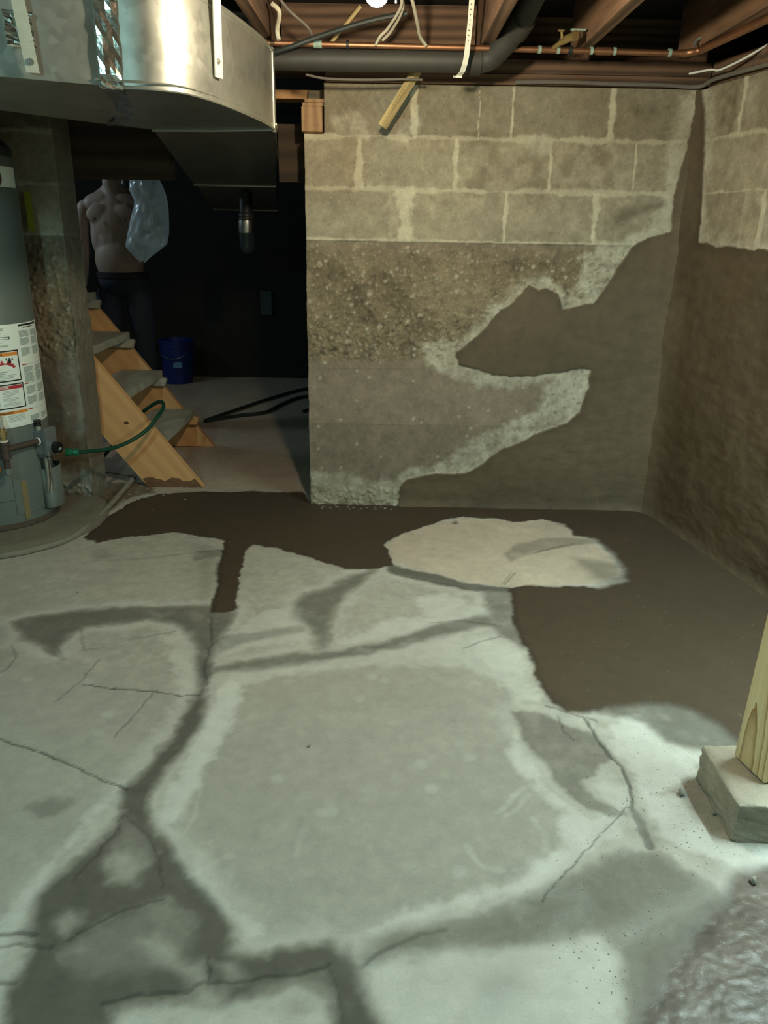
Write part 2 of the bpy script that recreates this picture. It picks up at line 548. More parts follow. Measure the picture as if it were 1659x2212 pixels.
# ------------------------------------------------------------------ floor
def build_floor():
    xs = np.concatenate([np.arange(-3.6, -1.8, .04), np.arange(-1.8, 1.8, .005), np.arange(1.8, 2.5, .03)])
    fy = [.66]
    while fy[-1] < 3.95: fy.append(fy[-1] + .0038 + .0018 * (fy[-1] - .66))
    ys = np.concatenate([np.arange(-1.4, .66, .04), np.array(fy), np.arange(4.0, 7.2, .03)])
    X, Y = np.meshgrid(xs, ys)
    n1 = fbm(X, Y, 3.2, 4, 1); n2 = fbm(X, Y, 14, 4, 2); n3 = fbm(X, Y, 55, 3, 3); n4 = fbm(X, Y, 1.1, 3, 4)
    Xw = X + .010 * fbm(X, Y, 22, 4, 11); Yw = Y + .010 * fbm(X, Y, 22, 4, 12)
    # dry slab
    col = np.ones(X.shape + (3,)) * np.array([.385, .355, .295])
    col *= (1 + .10 * n1 + .11 * n2 + .09 * n3 + .06 * fbm(X, Y, 110, 2, 8))[..., None]
    # different trowel passes / worn laitance
    slab_mid = poly_sd(Xw, Yw, [(-0.413,1.993),(-0.174,2.078),(0.111,2.169),(0.384,2.237),(0.402,1.969),(0.361,1.789),(0.422,1.584),(0.443,1.471),(0.387,1.355),(0.304,1.276),(0.125,1.201),(-0.03,1.143),(-0.221,1.108),(-0.271,1.192),(-0.384,1.324),(-0.458,1.419),(-0.458,1.649),(-0.414,1.852)])
    col = mix(col, np.array([.335, .315, .270]), .45 * sstep(-.01, .03, slab_mid + .02 * n2))
    slab_l = poly_sd(Xw, Yw, [(-1.27,2.123),(-0.91,2.08),(-0.558,1.916),(-0.56,1.722),(-0.633,1.507),(-0.692,1.254),(-0.754,1.058)])
    col = mix(col, np.array([.33, .315, .27]), .45 * sstep(-.01, .03, slab_l))
    # light chalky drips and scuffs
    f1, f2, idr = worley(X * 9, Y * 9, 21)
    spot = sstep(.20, .08, f1 + .10 * n3 + .05 * n2) * (idr > .80)
    col = mix(col, np.array([.48, .47, .41]), .45 * spot * sstep(-.5, .3, n4))
    sc = sstep(.25, .6, fbm(X * 1.0 + Y * .5, Y * 1.0, 6, 5, 33)) * sstep(.0, .5, n3)
    col = mix(col, np.array([.50, .48, .42]), .5 * sc)
    # chalk: bright efflorescence
    chalk = np.zeros(X.shape)
    for P, wgt in (
        ([(0.007,3.085),(0.064,3.222),(0.215,3.362),(0.371,3.45),(0.533,3.439),(0.604,3.406),(0.763,3.451),(0.841,3.357),(0.858,3.243),(0.928,3.154),(0.948,3.002),(0.951,2.84),(0.825,2.74),(0.623,2.707),(0.481,2.701),(0.342,2.72),(0.187,2.816),(0.042,2.915)], .75),
        ([(-0.48,2.016),(-0.418,2.018),(-0.403,1.875),(-0.413,1.688),(-0.44,1.622),(-0.44,1.544),(-0.457,1.449),(-0.449,1.377),(-0.38,1.285),(-0.304,1.22),(-0.229,1.16),(-0.186,1.109),(-0.257,1.117),(-0.404,1.285),(-0.518,1.447),(-0.504,1.648),(-0.483,1.872)], .9),
        ([(-0.601,1.508),(-0.644,1.444),(-0.664,1.304),(-0.686,1.218),(-0.684,1.129),(-0.682,1.05),(-0.747,1.077),(-0.723,1.217),(-0.68,1.399),(-0.644,1.539)], .75),
        ([(0.368,1.832),(0.383,1.691),(0.418,1.567),(0.475,1.472),(0.562,1.474),(0.552,1.4),(0.442,1.33),(0.349,1.258),(0.228,1.214),(0.078,1.172),(-0.012,1.143),(0.079,1.2),(0.275,1.275),(0.387,1.355),(0.432,1.471),(0.373,1.566),(0.325,1.708)], .85),
        ([(0.625,1.839),(0.712,1.875),(0.744,1.811),(0.761,1.75),(0.846,1.713),(0.784,1.611),(0.703,1.574),(0.647,1.539),(0.628,1.589),(0.625,1.66),(0.603,1.755)], .95),
        ([(0.507,1.586),(0.552,1.604),(0.6,1.571),(0.596,1.498),(0.553,1.482),(0.523,1.536)], .7),
        ([(0.635,1.539),(0.725,1.541),(0.756,1.42),(0.822,1.379),(0.967,1.382),(0.919,1.289),(0.773,1.311),(0.693,1.362),(0.614,1.402)], 1.),
        ([(-0.019,1.063),(0.041,1.093),(0.18,1.106),(0.324,1.129),(0.434,1.142),(0.458,1.101),(0.427,0.963),(0.417,0.901),(0.039,0.894),(0.008,0.965)], .8),
        ([(-0.519,1.917),(-0.497,2.067),(-0.293,2.122),(-0.007,2.223),(0.274,2.358),(0.433,2.269),(0.426,2.124),(0.416,1.97),(0.253,2.119),(-0.034,2.109),(-0.311,2.047)], .45),
        ([(-0.433,2.467),(-0.311,2.545),(-0.22,2.277),(-0.338,2.242),(-0.499,2.149),(-0.523,2.266)], .6),
        ([(-0.707,2.275),(-0.634,2.287),(-0.565,2.119),(-0.531,1.94),(-0.603,1.987),(-0.658,2.143)], .5),
        ([(0.134,2.6),(0.231,2.643),(0.357,2.534),(0.379,2.445),(0.215,2.405),(0.137,2.454)], .6),
        ([(0.04,2.45),(0.249,2.441),(0.117,2.336),(-0.097,2.244),(-0.156,2.218),(-0.144,2.279),(-0.039,2.346)], .7),
        ([(0.271,2.325),(0.405,2.283),(0.454,2.21),(0.451,2.02),(0.479,1.948),(0.381,1.921),(0.361,2.069),(0.287,2.175)], .6),
        ([(-0.466,0.946),(-0.405,0.966),(-0.288,0.975),(-0.154,0.987),(-0.089,0.98),(-0.067,0.892),(-0.456,0.885)], .6),
    ):
        sd = poly_sd(Xw, Yw, P)
        chalk = np.maximum(chalk, wgt * sstep(-.015, .02, sd + .02 * n2 + .012 * n3))
    arc = np.zeros(X.shape)
    for P in ([(0.191,1.367),(0.204,1.337),(0.226,1.314),(0.263,1.297)], [(0.354,1.454),(0.37,1.418),(0.371,1.375),(0.356,1.341),(0.324,1.308),(0.288,1.298)],
              [(0.35,1.565),(0.309,1.515),(0.271,1.475)], [(0.357,1.54),(0.329,1.499),(0.291,1.46)],
              [(-0.164,1.412),(-0.176,1.329)], [(-0.43,1.391),(-0.423,1.45),(-0.432,1.561)], [(0.126,1.08),(0.158,1.047)], [(0.015,1.054),(0.153,1.095),(0.325,1.134),(0.53,1.165)],
              [(0.023,1.155),(0.17,1.185),(0.247,1.215)], [(0.06,2.802),(0.237,2.733),(0.339,2.695)], [(-0.099,2.69),(-0.144,2.551),(-0.131,2.311)]):
        arc = np.maximum(arc, sstep(.011, .003, line_d(Xw, Yw, P) + .004 * n3))
    chalk = np.maximum(chalk, .28 * arc * (1 + n3))
    # wet and damp stains
    def field(P, soft, rough=.02):
        sd = poly_sd(Xw, Yw, P) + rough * n2 + rough * .4 * n3
        return sstep(-soft, soft, sd), sd
    damp = np.zeros(X.shape); halo = np.zeros(X.shape)
    for P, soft, wgt in (
        ([(-1.252,2.351),(-1.159,2.412),(-1.003,2.467),(-0.78,2.486),(-0.588,2.508),(-0.528,2.5),(-0.514,2.378),(-0.532,2.235),(-0.529,2.12),(-0.542,2.079),(-0.574,2.118),(-0.628,2.287),(-0.678,2.339),(-0.786,2.392),(-0.901,2.354),(-0.989,2.338),(-1.023,2.263),(-1.024,2.154),(-1.087,2.201),(-1.159,2.228)], .022, .72),
        ([(-0.58,2.146),(-0.55,2.039),(-0.535,1.964),(-0.547,1.87),(-0.547,1.743),(-0.572,1.646),(-0.594,1.557),(-0.62,1.52),(-0.59,1.461),(-0.598,1.416),(-0.62,1.345),(-0.664,1.279),(-0.682,1.218),(-0.678,1.151),(-0.649,1.079),(-0.643,1.023),(-0.626,0.929),(-0.591,0.854),(-0.431,0.856),(-0.455,0.973),(-0.41,0.981),(-0.347,0.986),(-0.291,0.987),(-0.22,0.997),(-0.141,1.021),(-0.081,1.006),(-0.068,0.939),(-0.035,0.863),(0.031,0.864),(0.001,0.965),(-0.018,1.025),(-0.029,1.067),(-0.059,1.099),(-0.091,1.119),(-0.117,1.114),(-0.167,1.099),(-0.231,1.09),(-0.268,1.102),(-0.273,1.143),(-0.302,1.186),(-0.342,1.225),(-0.39,1.266),(-0.444,1.336),(-0.502,1.411),(-0.547,1.48),(-0.547,1.542),(-0.528,1.611),(-0.5,1.685),(-0.486,1.785),(-0.493,1.895),(-0.506,1.99),(-0.514,2.12)], .020, .85),
        ([(-0.537,2.087),(-0.382,2.142),(-0.256,2.177),(-0.096,2.22),(0.054,2.292),(0.198,2.395),(0.349,2.469),(0.447,2.465),(0.356,2.387),(0.209,2.317),(0.053,2.232),(-0.093,2.163),(-0.249,2.113),(-0.373,2.084),(-0.522,2.05)], .018, .62),
        ([(-0.22,2.657),(-0.121,2.782),(-0.028,2.843),(-0.062,2.745),(-0.131,2.621),(-0.17,2.477),(-0.176,2.335),(-0.176,2.218),(-0.203,2.211),(-0.232,2.339),(-0.297,2.42),(-0.324,2.515),(-0.292,2.599)], .030, .66),
        ([(-0.566,2.289),(-0.44,2.313),(-0.275,2.364),(-0.263,2.325),(-0.4,2.258),(-0.52,2.177)], .018, .45),
        ([(-0.037,1.082),(0.015,1.123),(0.077,1.15),(0.169,1.174),(0.246,1.203),(0.327,1.246),(0.409,1.294),(0.473,1.336),(0.551,1.364),(0.61,1.358),(0.661,1.303),(0.72,1.255),(0.804,1.21),(0.878,1.172),(0.723,0.876),(0.42,0.871),(0.444,1.016),(0.461,1.082),(0.435,1.147),(0.324,1.129),(0.233,1.111),(0.146,1.11),(0.075,1.094),(-0.011,1.068)], .022, .50),
        ([(-0.011,1.102),(0.077,1.143),(0.178,1.169),(0.273,1.202),(0.342,1.223),(0.397,1.218),(0.332,1.172),(0.253,1.128),(0.181,1.114),(0.121,1.125),(0.058,1.111)], .030, .55),
        ([(0.476,1.102),(0.554,1.155),(0.638,1.212),(0.762,1.286),(0.872,1.314),(0.723,0.876),(0.424,0.871)], .030, .62),
        ([(0.369,1.887),(0.464,1.867),(0.524,1.819),(0.583,1.775),(0.597,1.678),(0.538,1.618),(0.504,1.586),(0.511,1.533),(0.569,1.48),(0.533,1.466),(0.465,1.522),(0.433,1.584),(0.433,1.655),(0.392,1.714),(0.374,1.79)], .010, .52),
        ([(0.609,1.905),(0.788,1.994),(0.931,2.01),(1.046,1.896),(0.941,1.71),(0.802,1.725),(0.752,1.76),(0.735,1.842),(0.658,1.866)], .022, .68),
        ([(0.374,2.689),(0.481,2.701),(0.518,2.503),(0.459,2.24),(0.396,2.33),(0.357,2.394),(0.295,2.408),(0.381,2.463)], .020, .6),
        ([(0.023,2.881),(0.187,2.816),(0.324,2.719),(0.481,2.701),(0.475,2.661),(0.301,2.662),(0.166,2.738),(0.023,2.818)], .010, .8),
        ([(0.792,2.995),(0.954,2.954),(1.053,2.844),(0.915,2.744),(0.819,2.791)], .04, .5),
        ([(0.584,3.138),(0.721,3.225),(0.845,3.231),(0.953,3.171),(0.69,3.065),(0.583,3.01),(0.517,2.949),(0.509,3.032)], .012, .42),
        ([(-0.768,3.009),(-0.652,3.025),(-0.652,2.956),(-0.761,2.894)], .008, .5),
        ([(-0.819,1.467),(-0.769,1.491),(-0.722,1.481),(-0.739,1.442),(-0.771,1.419)], .012, .42),
        ([(0.187,1.048),(0.244,1.063),(0.264,1.031),(0.215,0.977),(0.186,1.003)], .04, .3),
        ([(-1.211,2.979),(-1.152,3.002),(-1.092,2.936),(-1.15,2.886)], .012, .2),
        ([(-1.382,2.346),(-1.24,2.342),(-1.167,2.213),(-1.132,2.073),(-1.243,2.069)], .04, .22),
        ([(-0.828,3.099),(-0.7,3.053),(-0.618,2.533),(-0.656,2.531),(-0.714,2.77)], .03, .22),
    ):
        f, sd = field(P, soft)
        damp = np.maximum(damp, f * wgt)
        if wgt > .5 or soft == .022: halo = np.maximum(halo, sstep(-.075, -.02, sd) * (1 - sstep(-.02, .0, sd)) * .5)
    # drier pale islands inside the lower left stain
    for P, wgt in (([(-0.581,1.306),(-0.568,1.34),(-0.526,1.334),(-0.49,1.296),(-0.501,1.252),(-0.545,1.257)], .85),
                   ([(-0.631,1.152),(-0.604,1.174),(-0.573,1.158),(-0.605,1.131)], .7), ([(-0.45,1.108),(-0.426,1.124),(-0.379,1.095),(-0.368,1.067),(-0.402,1.07)], .8),
                   ([(-0.353,1.061),(-0.316,1.066),(-0.3,1.029),(-0.324,1.024)], .8), ([(-0.304,1.067),(-0.259,1.077),(-0.244,1.039),(-0.275,1.03)], .8),
                   ([(-0.33,1.002),(-0.306,1.02),(-0.271,1.007),(-0.281,0.981),(-0.313,0.98)], .85), ([(-0.582,1.431),(-0.512,1.389),(-0.479,1.309),(-0.532,1.32),(-0.581,1.319)], .35),
                   ([(-0.581,1.09),(-0.525,1.154),(-0.42,1.201),(-0.355,1.157),(-0.355,1.085),(-0.398,1.055),(-0.459,1.035),(-0.542,1.034)], .30),
                   ([(-0.207,1.022),(-0.095,1.061),(-0.075,1.015),(-0.172,1.005)], .35)):
        sd = poly_sd(Xw, Yw, P) + .02 * n2
        damp *= 1 - wgt * sstep(-.025, .025, sd)
    damp *= (1 - .22 * sstep(.1, .6, n2) * (damp < .8))
    col = mix(col, np.array([.60, .585, .52]), np.clip(np.maximum(chalk, halo * .8) * (.85 + .25 * n2), 0, 1))
    isl = poly_sd(Xw, Yw, [(0.007,3.085),(0.064,3.222),(0.215,3.362),(0.371,3.45),(0.533,3.439),(0.604,3.406),(0.763,3.451),(0.841,3.357),(0.858,3.243),(0.928,3.154),(0.948,3.002),(0.951,2.84),(0.825,2.74),(0.623,2.707),(0.481,2.701),(0.342,2.72),(0.187,2.816),(0.042,2.915)])
    col = mix(col, np.array([.50, .405, .30]) * (1 + .12 * n1 + .12 * n2 + .1 * n3)[..., None], .85 * sstep(-.01, .02, isl))
    col = mix(col, col * np.array([.235, .235, .215]), np.clip(damp * 1.1, 0, 1))
    # black aggregate specks on the worn right foreground
    zone = np.clip(sstep(-.05, .1, poly_sd(X, Y, [(0.323,1.276),(0.548,1.837),(0.806,1.844),(1.093,1.584),(0.723,0.876),(0.401,0.871),(0.243,1.058)])) + .35 * damp, 0, 1)
    g1, g2, gid = worley(X * 75, Y * 75, 41)
    speck = sstep(.10 + .25 * (gid - .86) / .14, .02, g1) * (gid > .86) * zone * sstep(-.4, .3, n2)
    # fresh cement slurry
    mud = poly_sd(Xw, Yw, [(-1.288,3.12),(-1.28,3.349),(-1.223,3.611),(-1.131,3.73),(-0.919,3.771),(-0.776,3.764),(-0.677,3.807),(-0.543,3.777),(-0.429,3.813),(-0.398,3.741),(-0.373,3.656),(-0.322,3.976),(1.695,4.092),(1.67,2.622),(1.174,1.694),(0.98,1.688),(0.952,1.765),(0.923,1.848),(0.878,1.902),(0.822,1.93),(0.74,1.923),(0.625,1.89),(0.525,1.88),(0.489,1.929),(0.47,2.046),(0.469,2.21),(0.451,2.364),(0.459,2.508),(0.481,2.606),(0.465,2.692),(0.535,2.712),(0.658,2.708),(0.77,2.721),(0.814,2.698),(0.941,2.774),(0.977,2.886),(0.965,3.027),(0.949,3.155),(0.932,3.208),(0.847,3.243),(0.853,3.288),(0.827,3.393),(0.741,3.45),(0.603,3.4),(0.524,3.451),(0.372,3.462),(0.283,3.427),(0.192,3.337),(0.106,3.252),(0.039,3.182),(0.007,3.096),(0.033,2.986),(0.038,2.882),(-0.05,2.833),(-0.151,2.838),(-0.239,2.907),(-0.339,2.969),(-0.443,3.034),(-0.55,3.07),(-0.579,3.008),(-0.553,2.776),(-0.531,2.574),(-0.522,2.464),(-0.6,2.447),(-0.618,2.57),(-0.629,2.689),(-0.665,2.884),(-0.677,3.117),(-0.804,3.164),(-0.915,3.203),(-1.007,3.171),(-1.117,3.133),(-1.211,3.071)])
    mud_s = mud + .010 * n2 + .006 * n3
    softmask = np.clip(sstep(.3, .8, X) * sstep(2.9, 2.6, Y) + sstep(.75, 1.0, X) , 0, 1) * .02 + .004 + .02 * sstep(-.55, -.8, X) * sstep(-1.1, -.9, X) * sstep(3.0, 2.8, Y)
    md = sstep(-softmask, softmask, mud_s)
    mcol = np.array([.060, .041, .024]) * (1 + .08 * n1 + .05 * n2)[..., None]
    mcol = mcol * (1 + .15 * sstep(2.6, 1.8, Y))[..., None]
    edge = sstep(.028, .004, mud_s) * sstep(-.01, .004, mud_s)
    mcol = mcol * (1 - .18 * edge)[..., None]
    col = mix(col, mcol, md)
    # stones and drips on slurry
    col = mix(col, np.array([.22, .19, .14]), .4 * sstep(.25, .10, g1) * (gid > .985) * md)
    # puddle
    pud = poly_sd(Xw, Yw, [(1.008,1.383),(0.836,1.323),(0.766,1.296),(0.718,1.249),(0.638,1.184),(0.589,1.114),(0.513,1.045),(0.468,0.99),(0.409,0.871),(0.738,0.876)]) + .012 * n2
    pd = sstep(-.03, .02, pud)
    col = mix(col, np.array([.13, .105, .088]) * (1 + .3 * n2 + .3 * n3)[..., None], .85 * pd)
    # back room floor, dusty brown
    br = sstep(3.775, 3.80, Y + .012 * n2 + .008 * n3)
    bcol = np.array([.40, .32, .245]) * (1 + .18 * fbm(X, Y, 2.2, 4, 51) + .10 * n2)[..., None]
    col = mix(col, bcol, br * (1 - 0))
    lip = sstep(.030, .008, np.abs(Y - 3.79 + .012 * n2)) * (Y > 3.76)
    col = mix(col, np.array([.38, .34, .27]), .7 * lip * sstep(-.2, .4, n3))
    # dirt strip below the pier by the heater
    dirt = sstep(.0, .03, poly_sd(Xw, Yw, [(-1.486,3.017),(-1.395,3.18),(-1.316,3.299),(-1.238,3.659),(-1.145,3.736),(-1.221,3.924),(-1.532,3.906),(-1.622,3.535)]))
    col = mix(col, np.array([.15, .115, .07]) * (1 + .35 * n3 + .3 * n2)[..., None], dirt)
    # cracks
    Z = .002 * n1 + .0005 * n3 * (1 - md)
    crk = np.zeros(X.shape)
    Xc = X + .006 * fbm(X, Y, 40, 3, 61); Yc = Y + .006 * fbm(X, Y, 40, 3, 62)
    for P, wd, wgt in (
        ([(-1.077,1.737),(-0.995,1.718),(-0.907,1.683),(-0.833,1.648),(-0.761,1.613),(-0.689,1.572),(-0.607,1.535)], .0042, .9),
        ([(-0.874,1.983),(-0.786,1.964),(-0.662,1.953),(-0.576,1.934),(-0.524,1.94)], .0045, .85),
        ([(-0.878,2.13),(-0.89,1.99),(-0.92,1.893)], .004, .5), ([(-0.659,1.953),(-0.679,1.833),(-0.703,1.734)], .0042, .5),
        ([(-0.591,2.409),(-0.551,2.234),(-0.545,2.092),(-0.514,1.99)], .006, .5),
        ([(-0.586,1.449),(-0.583,1.387),(-0.605,1.319),(-0.626,1.255)], .0045, .45), ([(-0.574,1.439),(-0.51,1.382),(-0.464,1.309),(-0.437,1.235)], .004, .4),
        ([(-0.749,1.118),(-0.683,1.127),(-0.646,1.122)], .008, .7), ([(-0.737,1.092),(-0.653,1.099),(-0.608,1.094)], .007, .5), ([(-0.702,1.021),(-0.644,1.021)], .008, .6),
        ([(-0.587,1.105),(-0.561,1.132),(-0.505,1.176),(-0.428,1.212)], .005, .45),
        ([(-0.475,0.983),(-0.415,1),(-0.336,1.009),(-0.308,1.027),(-0.257,1.023),(-0.21,1.04),(-0.144,1.046),(-0.085,1.069)], .006, .5),
        ([(-0.31,1.076),(-0.301,1.048),(-0.299,1.025)], .006, .6), ([(-0.087,1.066),(-0.066,1.007),(-0.043,0.939)], .004, .3),
        ([(-0.028,1.067),(0.015,1.1),(0.077,1.135),(0.131,1.146)], .007, .4),
        ([(0.332,1.221),(0.42,1.323),(0.503,1.414),(0.589,1.503)], .0025, .7),
        ([(0.567,1.855),(0.578,1.755),(0.59,1.696),(0.615,1.645),(0.611,1.572),(0.597,1.49)], .007, .75),
        ([(0.597,1.49),(0.599,1.438),(0.604,1.377)], .016, .6),
        ([(0.496,1.868),(0.497,1.793),(0.516,1.753)], .0045, .5),
        ([(0.472,1.913),(0.531,1.88),(0.589,1.849),(0.599,1.838)], .006, .6),
        ([(0.466,2.721),(0.504,2.799),(0.527,2.831)], .006, .5), ([(0.455,2.721),(0.491,2.798),(0.515,2.839)], .004, .4),
        ([(-1.182,2.197),(-1.136,2.127),(-1.133,2.059),(-1.152,2.025)], .005, .5), ([(-1.165,2.876),(-0.936,2.919),(-0.764,2.99)], .006, .35),
        ([(-0.821,2.249),(-0.755,2.282),(-0.687,2.316)], .006, .35), ([(-1.002,2.311),(-0.945,2.176),(-0.907,2.192)], .006, .35), ([(-1.081,2.186),(-0.981,2.119),(-1.043,2.202)], .006, .3),
        ([(-0.776,2.999),(-0.654,3.015)], .008, .5),
        ([(0.627,3.037),(0.738,3.108),(0.827,3.149)], .009, .5), ([(0.167,2.403),(0.28,2.425),(0.404,2.389)], .008, .4),
        ([(0.263,2.233),(0.328,2.28),(0.394,2.314)], .006, .5),
    ):
        d = line_d(Xc, Yc, P)
        f = sstep(wd, wd * .35, d)
        crk = np.maximum(crk, f * wgt)
        Z -= .003 * sstep(wd * 1.2, 0, d) * wgt
    crk *= (1 - md)
    col = mix(col, col * np.array([.22, .22, .22]), crk)
    big = sstep(.035, .0, line_d(Xc, Yc, [(0.588,1.49),(0.599,1.438),(0.603,1.374)]))
    Z += big * .010 * n3 - .004 * big
    Z += .003 * sstep(0, .02, mud_s)
    Z += pd * (.0010 * fbm(X, Y, 95, 2, 71) + .0014 * fbm(X, Y, 34, 3, 72)) - .001 * pd
    wet = np.clip(.10 * damp + .18 * md + pd * 1.0, 0, 1)
    wet = np.where(Y > 3.8, .1, wet)
    P3 = np.stack([X, Y, Z], -1)
    o = grid_mesh('floor', P3, col, wet, M['floor'])
    sa = o.data.attributes.new('speck', 'FLOAT', 'POINT')
    sa.data.foreach_set('value', (np.clip(zone * (.75 + .6 * n2), 0, 1) * (1 - md) * (1 - pd)).reshape(-1).astype(np.float32))
    tag(o, kind='structure')
    return o


build_floor()

# ------------------------------------------------------------------ walls
WT = .20
PL_BACK = [(1.615,1.831),(1.253,1.813),(1.243,1.731),(1.233,1.627),(1.222,1.52),(1.205,1.42),(1.212,1.281),(1.124,1.251),(1.058,1.218),(1.012,1.144),(0.949,1.026),(0.917,0.975),(0.781,0.947),(0.755,1.012),(0.701,1.037),(0.661,1.031),(0.622,1.05),(0.566,0.979),(0.503,0.938),(0.435,0.852),(0.386,0.797),(0.315,0.75),(0.333,0.692),(0.436,0.668),(0.522,0.644),(0.629,0.64),(0.755,0.661),(0.86,0.68),(0.935,0.686),(0.936,0.602),(0.901,0.482),(0.852,0.433),(0.774,0.403),(0.715,0.379),(0.673,0.349),(0.546,0.293),(0.462,0.222),(0.398,0.175),(0.243,0.172),(0.154,0.152),(0.105,0.137),(0.071,0.099),(0.071,-0.112),(1.981,-0.077)]
PL_RIGHT = [(-.3, -.3), (-.3, 1.9)] + [(0.032,1.846),(0.078,1.706),(0.102,1.584),(0.123,1.426),(0.146,1.243),(0.209,1.241),(0.28,1.224),(0.373,1.233),(0.494,1.224),(0.603,1.221),(0.851,1.222),(1.804,1.235),(2.256,1.23)] + [(6.0, 1.2), (6.0, -.3)]


def masonry(U, V, nz, seed, jz, jv, spread=1.):
    """colour and relief of three courses of block above cast aggregate concrete"""
    n1 = fbm(U, V, 4, 4, seed); n2 = fbm(U, V, 16, 4, seed + 1); n3 = fbm(U, V, 60, 4, seed + 2); n4 = fbm(U, V, 1.6, 3, seed + 3)
    Uw = U + .008 * fbm(U, V, 25, 3, seed + 4); Vw = V + .006 * fbm(U, V, 25, 3, seed + 5)
    col = np.ones(U.shape + (3,)) * np.array([.335, .292, .208])
    bid = _h(np.floor((U + .2 * (np.floor((V - 1.224) / .203) % 2)) / .405), np.floor((V - 1.224) / .203), seed + 30)
    col *= (1 + .20 * n1 + .17 * n2 + .16 * n3 + .10 * fbm(U, V, 110, 2, seed + 31) + .22 * (bid - .5))[..., None]
    h = .0012 * n3 + .0012 * n2
    # brown damp blotches in the blocks
    col = mix(col, np.array([.155, .120, .078]), .65 * sstep(.10, .6, n1 + .5 * n2))
    streak = fbm(U, V * .25, 14, 4, seed + 33)
    col = mix(col, np.array([.40, .36, .26]), .22 * sstep(.0, .9, streak))
    p1, p2, pid = worley(U * 55, V * 55, seed + 6)
    col = mix(col, np.array([.46, .42, .31]), .5 * sstep(.30, .12, p1 + .1 * n3) * (pid > .88))
    col = mix(col, np.array([.07, .06, .04]), .5 * sstep(.26, .10, p1) * (pid < .03))
    col = mix(col, col * np.array([.60, .58, .55]), sstep(1.60, 1.66, V + .02 * n1) * (.55 + .5 * n2 + .3 * n1))  # top course painted darker, standing in for shade by the pipes
    # joints
    j = np.zeros(U.shape)
    for z, wd in jz:
        d = np.abs(Vw - z)
        ww = wd * (1 + 1.3 * fbm(U, V, 5, 3, seed + 7) + 1.0 * n2 + .5 * n3)
        ww = np.maximum(ww, .25 * wd)
        j = np.maximum(j, sstep(ww * 1.25, ww * .35, d) * (.7 + .5 * fbm(U, V, 6, 3, seed + 17)))
    for u, z0, z1, wd in jv:
        d = np.abs(Uw - u)
        ww = wd * (1 + 1.2 * fbm(U, V, 7, 3, seed + 8) + .9 * n2 + .4 * n3)
        ww = np.maximum(ww, .25 * wd)
        inb = (Vw > z0) & (Vw < z1)
        j = np.maximum(j, sstep(ww, ww * .45, d) * inb)
    jc = np.array([.58, .53, .39]) * (1 + .14 * n2 + .1 * n3)[..., None]
    col = mix(col, jc, .85 * np.clip(j, 0, 1))
    h += .002 * j
    # aggregate concrete
    ag = sstep(1.224, 1.214, V + .003 * n2)
    s = 1.0
    a1, a2, aid = worley((U + .01 * n2) * 34, (V + .01 * n2) * 34, seed + 10)
    b1, b2, bid = worley(U * 80, V * 80, seed + 12)
    rz = np.clip(sstep(.66, .74, V + .03 * n1) * sstep(1.3, 1.1, V) + .9 * sstep(.12, .06, V + .02 * n1) + .12, 0, 1)
    rz2 = sstep(.66, .74, V + .05 * n1) * sstep(.98, .84, V + .04 * n1)
    acol = np.ones(U.shape + (3,)) * np.array([.225, .178, .112])
    acol *= (1 + .28 * n1 + .30 * n2 + .28 * n3)[..., None]
    a3, a4, aid3 = worley((U + .015 * n3) * 19, (V + .015 * n3) * 22, seed + 40)
    smooth_c = np.array([.235, .188, .140]) * (1 + .13 * n1 + .13 * n2 + .13 * n3)[..., None]
    band = np.clip(sstep(.40, .405, V + .004 * n2), 0, 1)
    smooth_c = smooth_c * (.86 + .18 * band)[..., None]
    peb = sstep(.20 + .2 * (aid - .66) / .34, .10, a1 + .10 * n3) * (aid > .66)
    pebs = sstep(.36, .15, b1 + .08 * n3) * (bid > .80)
    big_ = sstep(.28, .12, a3 + .10 * n3) * (aid3 > .86)
    pc = mix(np.ones(U.shape + (3,)) * np.array([.34, .29, .20]), np.array([.50, .45, .34]), np.clip((aid - .62) * 2.6, 0, 1))
    t = acol
    t = t * (1 - .30 * sstep(.0, .5, fbm(U, V, 7, 4, seed + 60)))[..., None]
    t = mix(t, pc, .6 * peb)
    t = mix(t, np.array([.40, .35, .255]) * (1 + .3 * n3)[..., None], .75 * big_)
    t = mix(t, np.array([.42, .37, .27]), .5 * pebs)
    gap = np.clip(sstep(.09, .01, a2 - a1) * sstep(-.1, .3, n2) + sstep(.05, .0, a4 - a3) * sstep(.0, .3, n1 + n2) + sstep(.42, .7, -n3 - .5 * n2), 0, 1)
    t = mix(t, np.array([.06, .05, .035]), .55 * gap * rz2 + .25 * gap * rz)
    t = mix(smooth_c, t, rz)
    few = sstep(.34, .2, a1) * (aid > .95)
    t = mix(t, np.array([.42, .38, .29]), .6 * few)
    line = sstep(.004, .001, np.abs(V - .405 + .004 * n1)) + .7 * sstep(.004, .001, np.abs(V - .665 + .01 * n1))
    t = mix(t, t * .6, np.clip(line, 0, 1) * .6)
    rel = rz * (.006 * (sstep(.55, .0, a1) * (aid > .35)) + .004 * n2 + .003 * n3 + .002 * sstep(.5, .1, b1)) \
        + rz2 * (.012 * fbm(U, V, 9, 4, seed + 14) + .009 * fbm(U, V, 34, 3, seed + 15)) + .001 * n3
    col = mix(col, t, ag)
    h = h * (1 - ag) + (rel - .004) * ag
    slot = sstep(.0035, .001, np.abs(V - 1.219 + .002 * n2))
    col = mix(col, col * .45, .6 * slot)
    return col, h, (n1, n2, n3, n4, Uw, Vw, rz)


